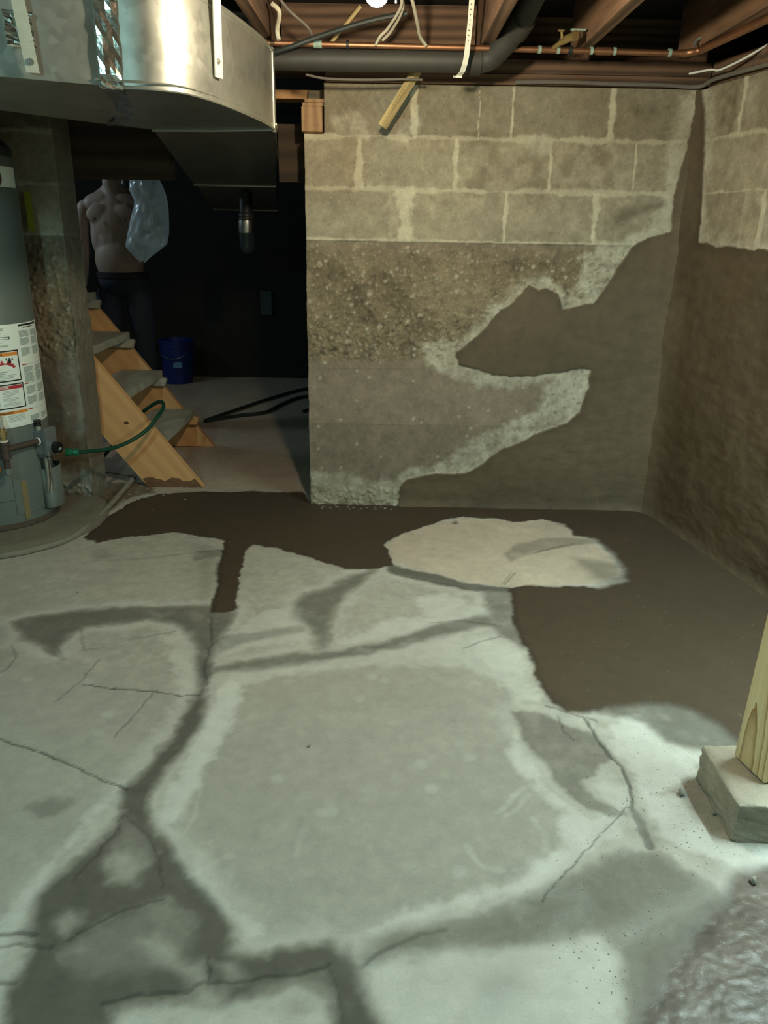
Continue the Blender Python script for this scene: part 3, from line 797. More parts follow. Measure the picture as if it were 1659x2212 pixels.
def plaster_over(U, V, col, h, N, PL, white, seed):
    n1, n2, n3, n4, Uw, Vw, rz = N
    sd = poly_sd(Uw, Vw, PL) + .006 * n2 + .004 * n3
    wm = np.zeros(U.shape)
    wm = np.maximum(wm, .75 * sstep(-.055, -.015, sd + .02 * n2))
    for P, wg in white:
        wm = np.maximum(wm, wg * sstep(-.02, .02, poly_sd(Uw, Vw, P) + .018 * n2 + .01 * n3))
    wc = np.array([.46, .43, .335]) * (1 + .12 * n2 + .16 * n3)[..., None]
    holes = sstep(.25, .55, fbm(U, V, 38, 3, seed + 50))
    col = mix(col, wc, np.clip(wm * (1 + .5 * n2 + .2 * n3), 0, 1) * .85 * (1 - .55 * holes))
    col = mix(col, np.array([.07, .055, .035]), .6 * sstep(.62, .9, wm) * sstep(.45, .62, fbm(U, V, 48, 3, seed + 51)) * (V < 1.2))
    m = sstep(-.003, .003, sd)
    pc = np.array([.110, .082, .050]) * (1 + .16 * n1 + .06 * n2 + .22 * n4)[..., None]
    fresh = sstep(.05, .0, sd) * m
    pc = pc * (1 - .10 * fresh)[..., None]
    col = mix(col, pc, m)
    hp = .005 + .005 * fbm(U, V * .6, 6, 3, seed + 20) + .0025 * fbm(U * .4, V, 26, 3, seed + 21) + .0005 * n3 \
        + .001 * sstep(.02, .004, sd)
    h = h * (1 - m) + hp * m
    return col, h, m, sd


def cove(d, r):
    t = np.clip(d / (2.6 * r), 0, 1)
    return .62 * r * (1 - t) ** 2.2


def close_back(o, loop_idx, offs):
    """extrude the border of a wall sheet backwards so the wall is solid"""
    me = o.data
    bm = bmesh.new(); bm.from_mesh(me)
    bm.verts.ensure_lookup_table()
    es = [e for e in bm.edges if e.is_boundary]
    lc = bm.verts.layers.float_color['col']
    r = bmesh.ops.extrude_edge_only(bm, edges=es)
    vs = [v for v in r['geom'] if isinstance(v, bmesh.types.BMVert)]
    for v in vs: v.co = Vector(offs(v.co))
    es2 = [e for e in bm.edges if e.is_boundary]
    bmesh.ops.contextual_create(bm, geom=es2)
    bm.to_mesh(me); bm.free()


# back wall, right of the opening
BWX = [.096, .503, .913, .365, -.132, .277, .676, 1.031, .068, .5, .884]
RWS = [q[0] for q in [(0.533,1.333),(0.301,1.743)]]
U, V = np.meshgrid(np.arange(-.36, 1.2701, .0042), np.arange(-.02, 1.8301, .0042))
JZ = [(1.632, .013), (1.430, .010), (1.224, .008)]
JV = [(BWX[0], 1.63, 1.84, .016), (BWX[1], 1.63, 1.84, .0055), (BWX[2], 1.63, 1.84, .012), (BWX[3], 1.63, 1.84, .002),
      (BWX[4], 1.43, 1.63, .022), (BWX[5], 1.43, 1.63, .014), (BWX[6], 1.43, 1.63, .007), (BWX[7], 1.43, 1.63, .004),
      (BWX[8], 1.22, 1.43, .036), (BWX[9], 1.22, 1.43, .008), (BWX[10], 1.22, 1.43, .020)]
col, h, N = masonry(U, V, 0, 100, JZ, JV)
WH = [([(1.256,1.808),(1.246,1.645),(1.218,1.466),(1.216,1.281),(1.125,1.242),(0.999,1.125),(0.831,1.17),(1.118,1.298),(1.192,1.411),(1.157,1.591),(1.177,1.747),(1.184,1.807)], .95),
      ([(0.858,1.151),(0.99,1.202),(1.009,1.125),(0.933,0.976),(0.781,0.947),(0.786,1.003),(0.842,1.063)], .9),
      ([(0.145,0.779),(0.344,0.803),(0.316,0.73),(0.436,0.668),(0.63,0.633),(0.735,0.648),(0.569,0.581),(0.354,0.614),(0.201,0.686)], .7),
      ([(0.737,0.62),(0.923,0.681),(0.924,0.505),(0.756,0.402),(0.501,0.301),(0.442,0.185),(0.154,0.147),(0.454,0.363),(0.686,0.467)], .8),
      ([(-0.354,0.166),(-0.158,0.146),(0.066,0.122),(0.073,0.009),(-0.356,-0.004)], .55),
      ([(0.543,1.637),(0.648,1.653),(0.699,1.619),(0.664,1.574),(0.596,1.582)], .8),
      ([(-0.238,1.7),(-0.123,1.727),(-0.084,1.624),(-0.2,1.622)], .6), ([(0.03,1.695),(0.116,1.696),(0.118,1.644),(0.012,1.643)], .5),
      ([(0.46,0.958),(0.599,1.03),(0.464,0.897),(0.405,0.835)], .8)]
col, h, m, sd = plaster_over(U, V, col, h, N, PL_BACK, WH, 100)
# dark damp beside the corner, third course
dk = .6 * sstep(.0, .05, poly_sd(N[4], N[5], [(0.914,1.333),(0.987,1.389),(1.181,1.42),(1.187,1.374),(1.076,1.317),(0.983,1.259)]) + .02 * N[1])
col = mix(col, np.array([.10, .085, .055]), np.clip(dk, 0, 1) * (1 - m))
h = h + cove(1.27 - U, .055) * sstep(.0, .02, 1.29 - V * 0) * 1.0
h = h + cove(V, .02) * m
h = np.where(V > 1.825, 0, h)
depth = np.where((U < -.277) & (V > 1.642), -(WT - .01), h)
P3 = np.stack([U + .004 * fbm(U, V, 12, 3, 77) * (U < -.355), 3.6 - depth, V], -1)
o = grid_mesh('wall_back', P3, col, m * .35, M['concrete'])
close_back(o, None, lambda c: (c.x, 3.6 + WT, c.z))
tag(o, kind='structure')

# right wall, flaring out towards the camera
Dv = np.array([.1812, -.9834]); Nv = np.array([-.9834, -.1812])
sx = np.concatenate([np.arange(0, 1.25, .0045), np.arange(1.25, 5.05, .04)])
U, V = np.meshgrid(sx, np.arange(-.02, 1.8301, .0045))
JZr = [(1.632, .008), (1.430, .004), (1.224, .006)]
JVr = [(RWS[0], 1.22, 1.43, .015), (RWS[1], 1.63, 1.84, .012), (.62, 1.43, 1.63, .01), (1.05, 1.22, 1.43, .01)]
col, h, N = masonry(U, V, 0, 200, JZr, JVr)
WH = [([(0.029,1.796),(0.103,1.794),(0.132,1.633),(0.155,1.434),(0.166,1.247),(0.146,1.243)], .75), ([(0.27,1.802),(0.386,1.793),(0.375,1.688),(0.306,1.677),(0.307,1.568),(0.294,1.454),(0.248,1.473),(0.278,1.619)], .35),
      ([(0.18,1.283),(0.589,1.27),(0.603,1.221),(0.312,1.227)], .4), ([(0.493,1.421),(0.651,1.42),(0.708,1.225),(0.564,1.225)], .45)]
col, h, m, sd = plaster_over(U, V, col, h, N, PL_RIGHT, WH, 200)
h = h + cove(U, .055) + cove(V, .02) * m
h = np.where(V > 1.825, 0, h)
base = np.array([1.27, 3.6])
px_ = base[0] + Dv[0] * U + Nv[0] * h; py_ = base[1] + Dv[1] * U + Nv[1] * h
o = grid_mesh('wall_right', np.stack([px_, py_, V], -1), col, m * .35, M['concrete'])
close_back(o, None, lambda c: (c.x + WT * .9834, c.y + WT * .1812, c.z))
tag(o, kind='structure')

# pier: the same wall left of the opening, with its inner jamb turning the corner
EX = -1.415
uu = np.concatenate([np.arange(-2.12, -.75, .02), np.arange(-.75, .2001, .0045)])
U, V = np.meshgrid(uu, np.arange(-.02, 1.8301, .0045))
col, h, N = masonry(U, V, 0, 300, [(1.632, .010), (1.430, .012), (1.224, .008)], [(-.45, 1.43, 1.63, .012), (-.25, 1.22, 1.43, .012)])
n1, n2, n3, n4 = N[:4]
# old wet rendering patches low on the pier and pale lime at its foot
pat = sstep(.0, .03, poly_sd(N[4], N[5], [(-.35, .62), (-.12, .66), (-.08, .45), (-.10, .36), (-.4, .34)]) + .03 * n2)
col = mix(col, np.array([.13, .12, .09]) * (1 + .2 * n2)[..., None], .75 * pat)
lim = sstep(.02, .06, V) * sstep(.17, .10, V + .03 * n2) + .8 * sstep(.03, .0, np.abs(U + .03 + .04 * n1)) * sstep(.9, .5, V)
col = mix(col, np.array([.40, .40, .33]) * (1 + .3 * n3)[..., None], .75 * np.clip(lim, 0, 1))
bro = sstep(.14, .2, V + .02 * n2) * sstep(.36, .30, V)
col = mix(col, np.array([.16, .12, .06]) * (1 + .3 * n2)[..., None], .7 * bro * (U < .0))
jm = sstep(-.02, .015, U + .012 * n1)
jc = np.array([.225, .215, .165]) * (1 + .2 * n1 + .12 * n2)[..., None]
col = mix(col, jc, jm * .75)
h = h * (1 - .7 * jm) + pat * .002 + .006 * fbm(U, V, 7, 3, 330) * (V < 1.2)
round_ = .012
px_ = np.where(U < 0, EX + U, EX + h); py_ = np.where(U < 0, 3.6 - h, 3.6 + U)
px_ = px_ + .010 * fbm(U * 0, V, 5, 4, 340) * sstep(-.08, 0, U) * (V < 1.22)
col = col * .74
o = grid_mesh('wall_back_left', np.stack([px_, py_, V], -1), col, V * 0, M['concrete'])
bm = bmesh.new(); bm.from_mesh(o.data)
lc = bm.verts.layers.float_color['col']
g = bmesh.ops.create_cube(bm, size=1, matrix=Matrix.Translation(((-3.52 + EX - .02) / 2, 3.715, .905)) @ Matrix.Diagonal((EX - .02 + 3.52, .168, 1.84, 1)))
for v in g['verts']: v[lc] = (.2, .18, .13, 1)
bm.to_mesh(o.data); bm.free()
tag(o, kind='structure')


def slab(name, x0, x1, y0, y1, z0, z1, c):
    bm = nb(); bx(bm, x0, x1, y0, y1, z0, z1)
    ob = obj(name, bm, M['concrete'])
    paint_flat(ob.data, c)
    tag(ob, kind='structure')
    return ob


slab('wall_left', -3.65, -3.5, -1.4, 7.15, -.02, 2.12, (.22, .20, .15))
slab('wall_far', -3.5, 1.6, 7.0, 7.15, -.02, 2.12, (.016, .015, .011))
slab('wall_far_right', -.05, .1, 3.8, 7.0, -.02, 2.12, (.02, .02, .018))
slab('wall_front', -3.5, 2.3, -1.4, -1.25, -.02, 2.12, (.22, .20, .15))

# ceiling: boards of the floor above
bm = nb()
for i in range(44):
    y = -1.4 + i * .195
    bx(bm, -3.6, 2.4, y, y + .190, 2.122, 2.142)
bx(bm, -3.6, 2.4, -1.4, 7.15, 2.142, 2.150)
tag(obj('ceiling', bm, M['subfloor']), kind='structure')
# ------------------------------------------------------------------ framing overhead
bm = nb(); bx(bm, -.27, 1.30, 3.595, 3.80, 1.832, 1.872)
bx(bm, .02, 1.30, 3.60, 3.80, 1.874, 1.925)
tag(obj('sill_plate', bm, M['old_plank'], bevel=.003), 'dark old wooden sill plate lying along the top of the back wall', 'sill plate', kind=None)
# plate on the right wall
bm = nb()
m4 = Matrix.Translation((1.27 + .1812 * 2.3 + .9834 * .08, 3.6 - .9834 * 2.3 + .1812 * .08, 1.875)) @ Matrix.Rotation(math.atan2(-.9834, .1812), 4, 'Z') @ Matrix.Diagonal((4.5, .15, .085, 1))
bmesh.ops.create_cube(bm, size=1, matrix=m4)
tag(obj('sill_plate', bm, M['old_plank'], bevel=.003), 'dark wooden sill plate on top of the right wall', 'sill plate')
# ragged board edge along the foot of the framing above the right wall
joist_x = [(-1.80, 'ceiling joist at the far left above the sheet metal duct'),
           (-1.35, 'ceiling joist above the straight run of the duct'),
           (-.47, 'ceiling joist beside the curved end of the duct'),
           (.358, 'ceiling joist in the middle, holding the white plastic pipe strap'),
           (.735, 'ceiling joist right of the black drain pipe, above the valve'),
           (1.165, 'rightmost ceiling joist above the copper elbow')]
for x, lb in joist_x:
    bm = nb(); bx(bm, x - .022, x + .022, -1.2, 3.58 if x > -.3 else 3.78, 1.93, 2.12)
    tag(obj('ceiling_joist', bm, M['old_joist'], bevel=.002), 'old brown ' + lb, 'joist', 'ceiling joists')
bm = nb(); bx(bm, -3.4, 1.45, 3.80, 3.84, 1.88, 2.12)
bx(bm, -.44, .33, 3.56, 3.585, 1.93, 2.10)
tag(obj('rim_board', bm, M['old_plank'], bevel=.002), 'old brown rim board closing the joist bay behind the bare bulb', 'board')
# cross bridging struts in the bay
for a, b, lb in (((-.12, 3.38, 2.05), (-.235, 3.38, 1.925), 'thin pale lath leaning on the copper pipe left of the bulb'),):
    bm = nb(); cyl(bm, a, b, .007, n=4)
    tag(obj('wood_lath', bm, M['lath_wood'], bevel=.001), lb, 'wood strip')

# header beam over the opening in two lengths, the duct passes between them
for x0, x1, lb in ((-1.75, -.985, 'dark wooden header beam over the opening, left of the duct'),
                   (-.50, -.27, 'short dark header beam between the duct and the block wall')):
    bm = nb(); bx(bm, x0, x1, 3.83, 3.87, 1.463, 1.70)
    bx(bm, x0, x1, 3.872, 3.91, 1.465, 1.70)
    tag(obj('header_beam', bm, M['dark_plank'], bevel=.002), lb, 'beam')
bm = nb(); bx(bm, -1.6, -.25, 3.83, 3.95, 1.80, 1.835)
tag(obj('plank', bm, M['stair_wood'], bevel=.002), 'orange brown plank edge running behind the duct above the pine block', 'plank')
bm = nb(); bx(bm, -.371, -.284, 3.60, 3.95, 1.648, 1.742)
o = obj('pine_block', bm, M['block_wood'], bevel=.004)
tag(o, 'square cut pine post end in the notch at the top of the block wall', 'wood block')
bm = nb(); bx(bm, -.366, -.279, 3.605, 3.9, 1.743, 1.757)
tag(obj('wood_shim', bm, M['block_wood'], bevel=.002), 'thin wood shim directly on top of the pine post end', 'shim', 'shims on the pine post end')
bm = nb(); bx(bm, -.358, -.277, 3.61, 3.88, 1.758, 1.772)
tag(obj('wood_shim', bm, M['block_wood'], bevel=.002), 'uppermost thin wood shim above the pine post end', 'shim', 'shims on the pine post end')

# loose lath hanging in front of the wall
d = Vector((.097 + .035, 3.47, 1.849 + .05)) - Vector((-.035, 3.50, 1.652))
bm = nb(); c = Vector((-.030, 3.48, 1.655)) + d * .5
rot = frame_of(d)
m4 = Matrix.Translation(c) @ rot
L_ = d.length
for a, b_, t in (((-.002, 0, 0), (.006, .034, L_), 0), ((.010, -.015, 0), (.014, .004, L_), 0), ((.010, .015, 0), (.014, .004, L_), 0)):
    bmesh.ops.create_cube(bm, size=1, matrix=m4 @ Matrix.Rotation(R(62), 4, 'Z') @ Matrix.Translation(a) @ Matrix.Diagonal((*b_, 1)))
tag(obj('wood_lath', bm, M['lath_wood']), 'yellowish grooved lath hanging at a slant in front of the top blocks', 'wood strip')

# ------------------------------------------------------------------ bare bulb
BC = Vector((-.040, 2.25, 1.818))
bulb = empty('bare_bulb', (BC.x, BC.y, 1.98))
tag(bulb, 'glowing bare light bulb hanging just below the ceiling joists', 'light bulb')
m, nt, b = new_mat('lit_bulb_glass')
b.inputs['Emission Color'].default_value = (*BULB_COLOR, 1)
b.inputs['Emission Strength'].default_value = BULB_STRENGTH
bm = nb()
lathe(bm, [(0.0005, -.030), (.014, -.0265), (.024, -.018), (.030, -.004), (.030, .006), (.025, .022), (.016, .040), (.0135, .050)], c=BC, n=20)
obj('bulb_glass', bm, m, bulb, True)
bm = nb(); lathe(bm, [(.0135, .049), (.0135, .070), (.010, .075)], c=BC, n=20)
obj('bulb_base', bm, M['steel'], bulb, True)
bm = nb(); lathe(bm, [(.022, .066), (.028, .085), (.048, .12), (.055, .155), (.052, .163)], c=BC, n=28)
obj('lamp_holder', bm, M['strap_white'], bulb, True)
bm = nb(); bx(bm, -.445, .334, 2.20, 2.30, 1.985, 2.025)
tag(obj('blocking', bm, M['old_plank']), 'wood blocking between joists that carries the bare bulb', 'board')
bm = nb(); tube(bm, [(BC.x + .045, 2.24, 1.95), (BC.x + .048, 2.24, 1.87), (BC.x + .048, 2.24, 1.795)], .003, n=6)
o = obj('pull_cord', bm, M['wire_white'], bulb, True)

# ------------------------------------------------------------------ cables in the bay
for pts, r, mt, lb in (
    ([(-.02, 2.95, 2.03), (.03, 3.05, 1.99), (-.01, 3.2, 1.95), (-.045, 3.25, 1.925), (-.06, 3.28, 1.905)], .005, 'cable', 'pale cable looping down to the copper pipe just right of the bulb'),
    ([(.0, 2.98, 2.04), (.035, 3.1, 1.99), (.0, 3.25, 1.95), (-.035, 3.3, 1.925)], .005, 'cable', 'second pale cable beside the first, hanging right of the bulb'),
    ([(.02, 2.85, 2.02), (.06, 3.0, 1.99), (.085, 3.15, 1.955), (.10, 3.25, 1.93), (.125, 3.3, 1.91)], .006, 'cable', 'knotted pale cable hanging midway between the bulb and the white strap'),
    ([(-.42, 3.15, 2.0), (-.395, 3.15, 1.975), (-.41, 3.2, 1.93), (-.405, 3.2, 1.90)], .008, 'cable', 'short thick pale cable hanging at the left end of the copper pipe'),
    ([(-.40, 3.1, 2.02), (-.36, 3.15, 1.98), (-.30, 3.2, 1.94), (-.285, 3.25, 1.91)], .005, 'cable_grey', 'thin grey cable curving down left of the bulb'),
    ([(-.46, 3.24, 1.86), (-.36, 3.22, 1.885), (-.27, 3.22, 1.915), (-.10, 3.2, 1.96), (.05, 3.2, 1.99)], .009, 'rubber', 'black cable crossing in front of the copper pipe near the duct'),
    ([(-.33, 3.4, 1.825), (-.25, 3.4, 1.812), (-.1, 3.41, 1.812), (.05, 3.42, 1.818), (.12, 3.44, 1.82)], .0045, 'cable_grey', 'pale grey wire sagging below the black drain pipe'),
):
    bm = nb(); tube(bm, pts, r, n=8)
    tag(obj('cable', bm, M[mt], smooth=True), lb, 'cable')
bm = nb(); tube(bm, [(1.165, 3.47, 1.862), (1.22, 3.4, 1.865), (1.25, 3.38, 1.862), (1.30, 3.28, 1.885), (1.36, 3.2, 1.925), (1.45, 3.0, 1.99)], .004, n=8)
tag(obj('cable', bm, M['wire_white'], smooth=True), 'thin white wire rising along the right wall under the joists', 'cable')
bm = nb(); tube(bm, [(.55, 2.55, 1.923), (.65, 2.52, 1.918), (.72, 2.54, 1.925), (.9, 2.56, 1.927)], .005, n=8)
tag(obj('cable', bm, M['wire_white'], smooth=True), 'white cable clipped under the joists at the upper edge right of the strap', 'cable')
bm = nb(); tube(bm, [(.50, 3.57, 1.838), (.7, 3.575, 1.842), (.9, 3.57, 1.838), (1.1, 3.575, 1.838), (1.235, 3.55, 1.83), (1.27, 3.45, 1.845), (1.36, 3.0, 1.84), (1.45, 2.5, 1.84)], .008, n=8)
tag(obj('cable', bm, M['cable_grey'], smooth=True), 'dark cable running along the top of the block wall and round the corner', 'cable')

# ------------------------------------------------------------------ pipes
dp = empty('drain_pipe', (0, 3.36, 1.86))
tag(dp, 'thick black plastic drain pipe running under the joists in front of the wall', 'pipe')
bm = nb(); cyl(bm, (-1.0, 3.345, 1.862), (.30, 3.365, 1.872), .039, n=32)
obj('pipe_run', bm, M['abs'], dp, True)
bm = nb(); cyl(bm, (.295, 3.365, 1.872), (.335, 3.366, 1.873), .046, n=32)
tube(bm, [(.33, 3.366, 1.873), (.37, 3.36, 1.882), (.405, 3.33, 1.91), (.44, 3.28, 1.95), (.47, 3.2, 2.0), (.49, 3.1, 2.05)], .041, n=20)
cyl(bm, (.445, 3.27, 1.955), (.465, 3.215, 1.985), .048, n=28)
obj('elbow', bm, M['abs'], dp, True)
cp = empty('copper_pipe', (.3, 3.30, 1.91))
tag(cp, 'copper water pipe running along the joists above the black drain pipe', 'pipe')
bm = nb(); cyl(bm, (-1.0, 3.29, 1.911), (1.085, 3.35, 1.909), .0105, n=20)
obj('pipe_run', bm, M['copper'], cp, True)
for x, w_, mt, nm in ((-.275, .030, 'verdigris', 'coupling'), (-.165, .010, 'dark_metal', 'pipe_clamp'), (.55, .012, 'verdigris', 'solder_ring'), (.62, .012, 'verdigris', 'solder_ring'),
                  (.665, .016, 'dark_metal', 'pipe_clamp'), (.745, .010, 'verdigris', 'solder_ring'), (.79, .055, 'copper', 'coupling'), (.832, .010, 'verdigris', 'solder_ring'),
                  (1.04, .012, 'verdigris', 'solder_ring')):
    y = 3.319 + (x) * .0288
    bm = nb(); cyl(bm, (x - w_ / 2, y, 1.910), (x + w_ / 2, y, 1.910), .0135 if nm != 'pipe_clamp' else .015, n=20)
    obj(nm, bm, M[mt], cp, True)
bm = nb(); tube(bm, [(1.08, 3.35, 1.909), (1.11, 3.345, 1.910), (1.135, 3.32, 1.912), (1.15, 3.27, 1.914), (1.19, 2.9, 1.918), (1.24, 2.3, 1.918)], .013, n=16)
obj('pipe_elbow_run', bm, M['copper'], cp, True)
bm = nb()
for i in range(13):
    pass
tube(bm, [(1.125, 3.33, 1.93), (1.128, 3.335, 1.945), (1.14, 3.33, 1.955), (1.16, 3.32, 1.958)], .006, n=10)
obj('pipe_hook', bm, M['valve'], cp, True)
vv = empty('shutoff_valve', (.64, 3.28, 1.925))
tag(vv, 'small brass shutoff valve with a dark lever above the copper pipe', 'valve')
bm = nb(); cyl(bm, (.625, 3.30, 1.932), (.655, 3.24, 1.938), .014, n=18); cyl(bm, (.600, 3.335, 1.915), (.627, 3.30, 1.932), .009, n=14)
cyl(bm, (.655, 3.245, 1.938), (.66, 3.235, 1.938), .017, n=8)
obj('valve_body', bm, M['brass'], vv, True)
bm = nb(); cyl(bm, (.648, 3.27, 1.94), (.66, 3.27, 1.958), .006, n=12); box(bm, (.675, 3.27, 1.962), (.055, .014, .006))
obj('lever', bm, M['verdigris'], vv)
bm = nb(); cyl(bm, (.618, 3.27, 1.935), (.613, 3.262, 1.955), .005, n=10); box(bm, (.612, 3.262, 1.957), (.022, .006, .005))
obj('bleed_screw', bm, M['brass'], vv)

ps = empty('pipe_strap', (.276, 3.2, 2.03))
tag(ps, 'white perforated plastic strap hooked under the black drain pipe', 'pipe strap')
bm = nb()
strip(bm, [(.272, 3.13, 2.08), (.273, 3.15, 2.02), (.274, 3.19, 1.96), (.273, 3.235, 1.90), (.272, 3.255, 1.87), (.268, 3.27, 1.845), (.262, 3.29, 1.825), (.252, 3.32, 1.815), (.244, 3.35, 1.82)], (1, .1, 0), .019, .003)
obj('strap', bm, M['plastic_white'], ps)
bm = nb()
for i in range(8):
    t = i / 8
    p = Vector((.272, 3.155, 2.01)).lerp(Vector((.272, 3.232, 1.90)), t)
    cyl(bm, p + Vector((0, -.0025, -.0005)), p + Vector((0, -.004, -.001)), .0018, n=10)
obj('strap_holes', bm, M['dark_metal'], ps)
bm = nb(); strip(bm, [(.252, 3.313, 1.812), (.244, 3.34, 1.816)], (1, .1, 0), .024, .006)
obj('strap_hook', bm, M['plastic_white'], ps)

# ------------------------------------------------------------------ duct
ZB = 1.60
ZT = 1.845
duct = empty('duct', (-.8, 2.7, 1.6))
tag(duct, 'large galvanised sheet metal air duct curving from the left into the dark opening', 'duct')
front = [(-1.45, 1.86), (-.938, 2.112), (-.735, 2.213)]
arc_ctrl = [(-.735, 2.213), (-.693, 2.229), (-.605, 2.254), (-.538, 2.322), (-.485, 2.49), (-.445, 2.72), (-.420, 2.92), (-.415, 3.09)]
arc = [(p.x, p.y) for p in catmull([(x, y, 0) for x, y in arc_ctrl], 8)]
bk = [(-.873, 3.171), (-1.08, 2.915), (-1.219, 2.714), (-1.65, 2.20)]
# straight trunk
bm = nb(); prism(bm, [(-2.4, 1.40), (-.735, 2.213), (-.98, 3.045), (-1.08, 2.915), (-1.219, 2.714), (-2.4, 1.9)], ZB, ZT + .02)
obj('straight_section', bm, M['galv'], duct, False, .002)
# curved elbow
bm = nb(); prism(bm, arc + [(-.873, 3.171), (-.979, 3.042)], ZB, ZT)
eo = obj('elbow_section', bm, M['galv'], duct, True)
# seam ridges that outline the elbow
for z, s_ in ((ZB - .001, 1), (ZT + .001, -1)):
    bm = nb()
    pts = [(x + .0, y, z) for x, y in arc]
    tube(bm, pts, .0045, n=8, curve=False)
    off = [(x * 1.006, y * .996, z + s_ * .014) for x, y in arc]
    tube(bm, off, .0022, n=6, curve=False)
    obj('seam', bm, M['galv'], duct, True)
bm = nb(); strip(bm, [(-.415, 3.092, ZB - .01), (-.415, 3.092, ZT + .01)], (.1, 1, 0), .022, .008)
obj('seam', bm, M['galv'], duct)
bm = nb(); tube(bm, [(-.412, 3.09, ZB - .002), (-.64, 3.13, ZB - .004), (-.876, 3.175, ZB - .002)], .005, n=8, curve=False)
obj('seam', bm, M['galv'], duct, True)
# run through the opening, falling away in two sections
def section(p0, p1, w0, w1, zb0, zb1, zt0, zt1):
    bm = nb()
    a = [(p0[0] - w0, p0[1] + .08, zb0), (p0[0], p0[1], zb0), (p0[0], p0[1], zt0), (p0[0] - w0, p0[1] + .08, zt0)]
    b = [(p1[0] - w1, p1[1], zb1), (p1[0], p1[1], zb1), (p1[0], p1[1], zt1), (p1[0] - w1, p1[1], zt1)]
    A = [bm.verts.new(p) for p in a]; B = [bm.verts.new(p) for p in b]
    bm.faces.new(A[::-1]); bm.faces.new(B)
    for i in range(4): bm.faces.new((A[i], A[(i + 1) % 4], B[(i + 1) % 4], B[i]))
    return bm
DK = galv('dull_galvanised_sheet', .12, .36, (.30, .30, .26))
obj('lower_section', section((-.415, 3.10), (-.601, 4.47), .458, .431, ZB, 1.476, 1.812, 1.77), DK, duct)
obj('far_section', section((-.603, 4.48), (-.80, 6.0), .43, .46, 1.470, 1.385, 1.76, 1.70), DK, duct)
bm = nb(); tube(bm, [(-.600, 4.47, 1.473), (-1.034, 4.47, 1.473), (-1.034, 4.47, 1.76)], .006, n=8, curve=False)
tube(bm, [(-.600, 4.47, 1.473), (-.600, 4.47, 1.77)], .006, n=8, curve=False)
obj('seam', bm, M['galv'], duct, True)
bm = nb(); tube(bm, [(-.80, 6.0, 1.383), (-1.26, 6.0, 1.383)], .007, n=8, curve=False)
obj('seam', bm, M['galv'], duct, True)
# bright crimped seam along the lower right edge
bm = nb()
pts = []
for i in range(26):
    t = i / 25
    p = Vector((-.411, 3.10, ZB + .02)).lerp(Vector((-.597, 4.45, 1.48)), t)
    pts.append(p + Vector((random.uniform(-.002, .004), 0, random.uniform(-.004, .004))))
tube(bm, pts, .0045, n=6, curve=False)
obj('seam', bm, M['foil'], duct, True)
# foil tape over the joint between trunk and elbow
def foil(name, pts, wdir, width, amp, seed, par):
    rr = random.Random(seed)
    bm = nb(); nW = 9
    rows = []
    P = catmull(pts, 7)
    nW = 5
    wd = Vector(wdir).normalized()
    for i, p in enumerate(P):
        t = (P[min(i + 1, len(P) - 1)] - P[max(i - 1, 0)]).normalized(); n = t.cross(wd).normalized()
        if n.y > 0 or (abs(n.y) < .3 and n.z > 0): n = -n
        ww = width * (1 + rr.uniform(-.07, .07))
        rows.append([bm.verts.new(p + wd * ww * (j / (nW - 1) - .5) + n * (.002 + abs(rr.gauss(0, amp)))) for j in range(nW)])
    for i in range(len(rows) - 1):
        for j in range(nW - 1):
            bm.faces.new((rows[i][j], rows[i][j + 1], rows[i + 1][j + 1], rows[i + 1][j]))
    return obj(name, bm, M['foil'], par)
def _f(): pass
foil('foil_tape', [(-.705, 2.221, ZT), (-.706, 2.219, 1.75), (-.706, 2.219, ZB + .01), (-.706, 2.222, ZB - .006)], (.92, .38, 0), .052, .0022, 3, duct)
foil('foil_tape', [(-.706, 2.225, ZB - .004), (-.75, 2.40, ZB - .004), (-.83, 2.72, ZB - .003), (-.965, 3.02, ZB - .003)], (.9, .25, 0), .05, .0012, 4, duct)
foil('foil_tape', [(-.885, 2.128, 1.74), (-.885, 2.128, 1.70), (-.884, 2.128, 1.665)], (.90, .44, 0), .062, .0022, 6, duct)

def hanger(base, top, wdir, width, lb, scr):
    hs = empty('duct_strap', base)
    tag(hs, lb, 'strap')
    bm = nb(); strip(bm, [base, Vector(base).lerp(Vector(top), .5) + Vector((.002, -.006, 0)), top], wdir, width, .003)
    obj('strap', bm, M['strap_white'], hs)
    n = Vector(wdir).cross(Vector((0, 0, 1))).normalized()
    if n.y > 0: n = -n
    bm = nb(); p = Vector(scr); cyl(bm, p, p + n * .005, .005, n=6); cyl(bm, p, p + n * .002, .008, n=14)
    obj('screw', bm, M['steel'], hs)
hanger((-.866, 2.133, 1.612), (-.908, 2.108, 2.12), (.90, .44, 0), .030, 'pale metal hanger strap partly under foil tape on the straight duct', (-.868, 2.130, 1.635))
hanger((-.482, 2.462, 1.66), (-.472, 2.452, 2.12), (.36, .93, 0), .038, 'pale metal hanger strap screwed to the curved side of the duct', (-.481, 2.457, 1.70))

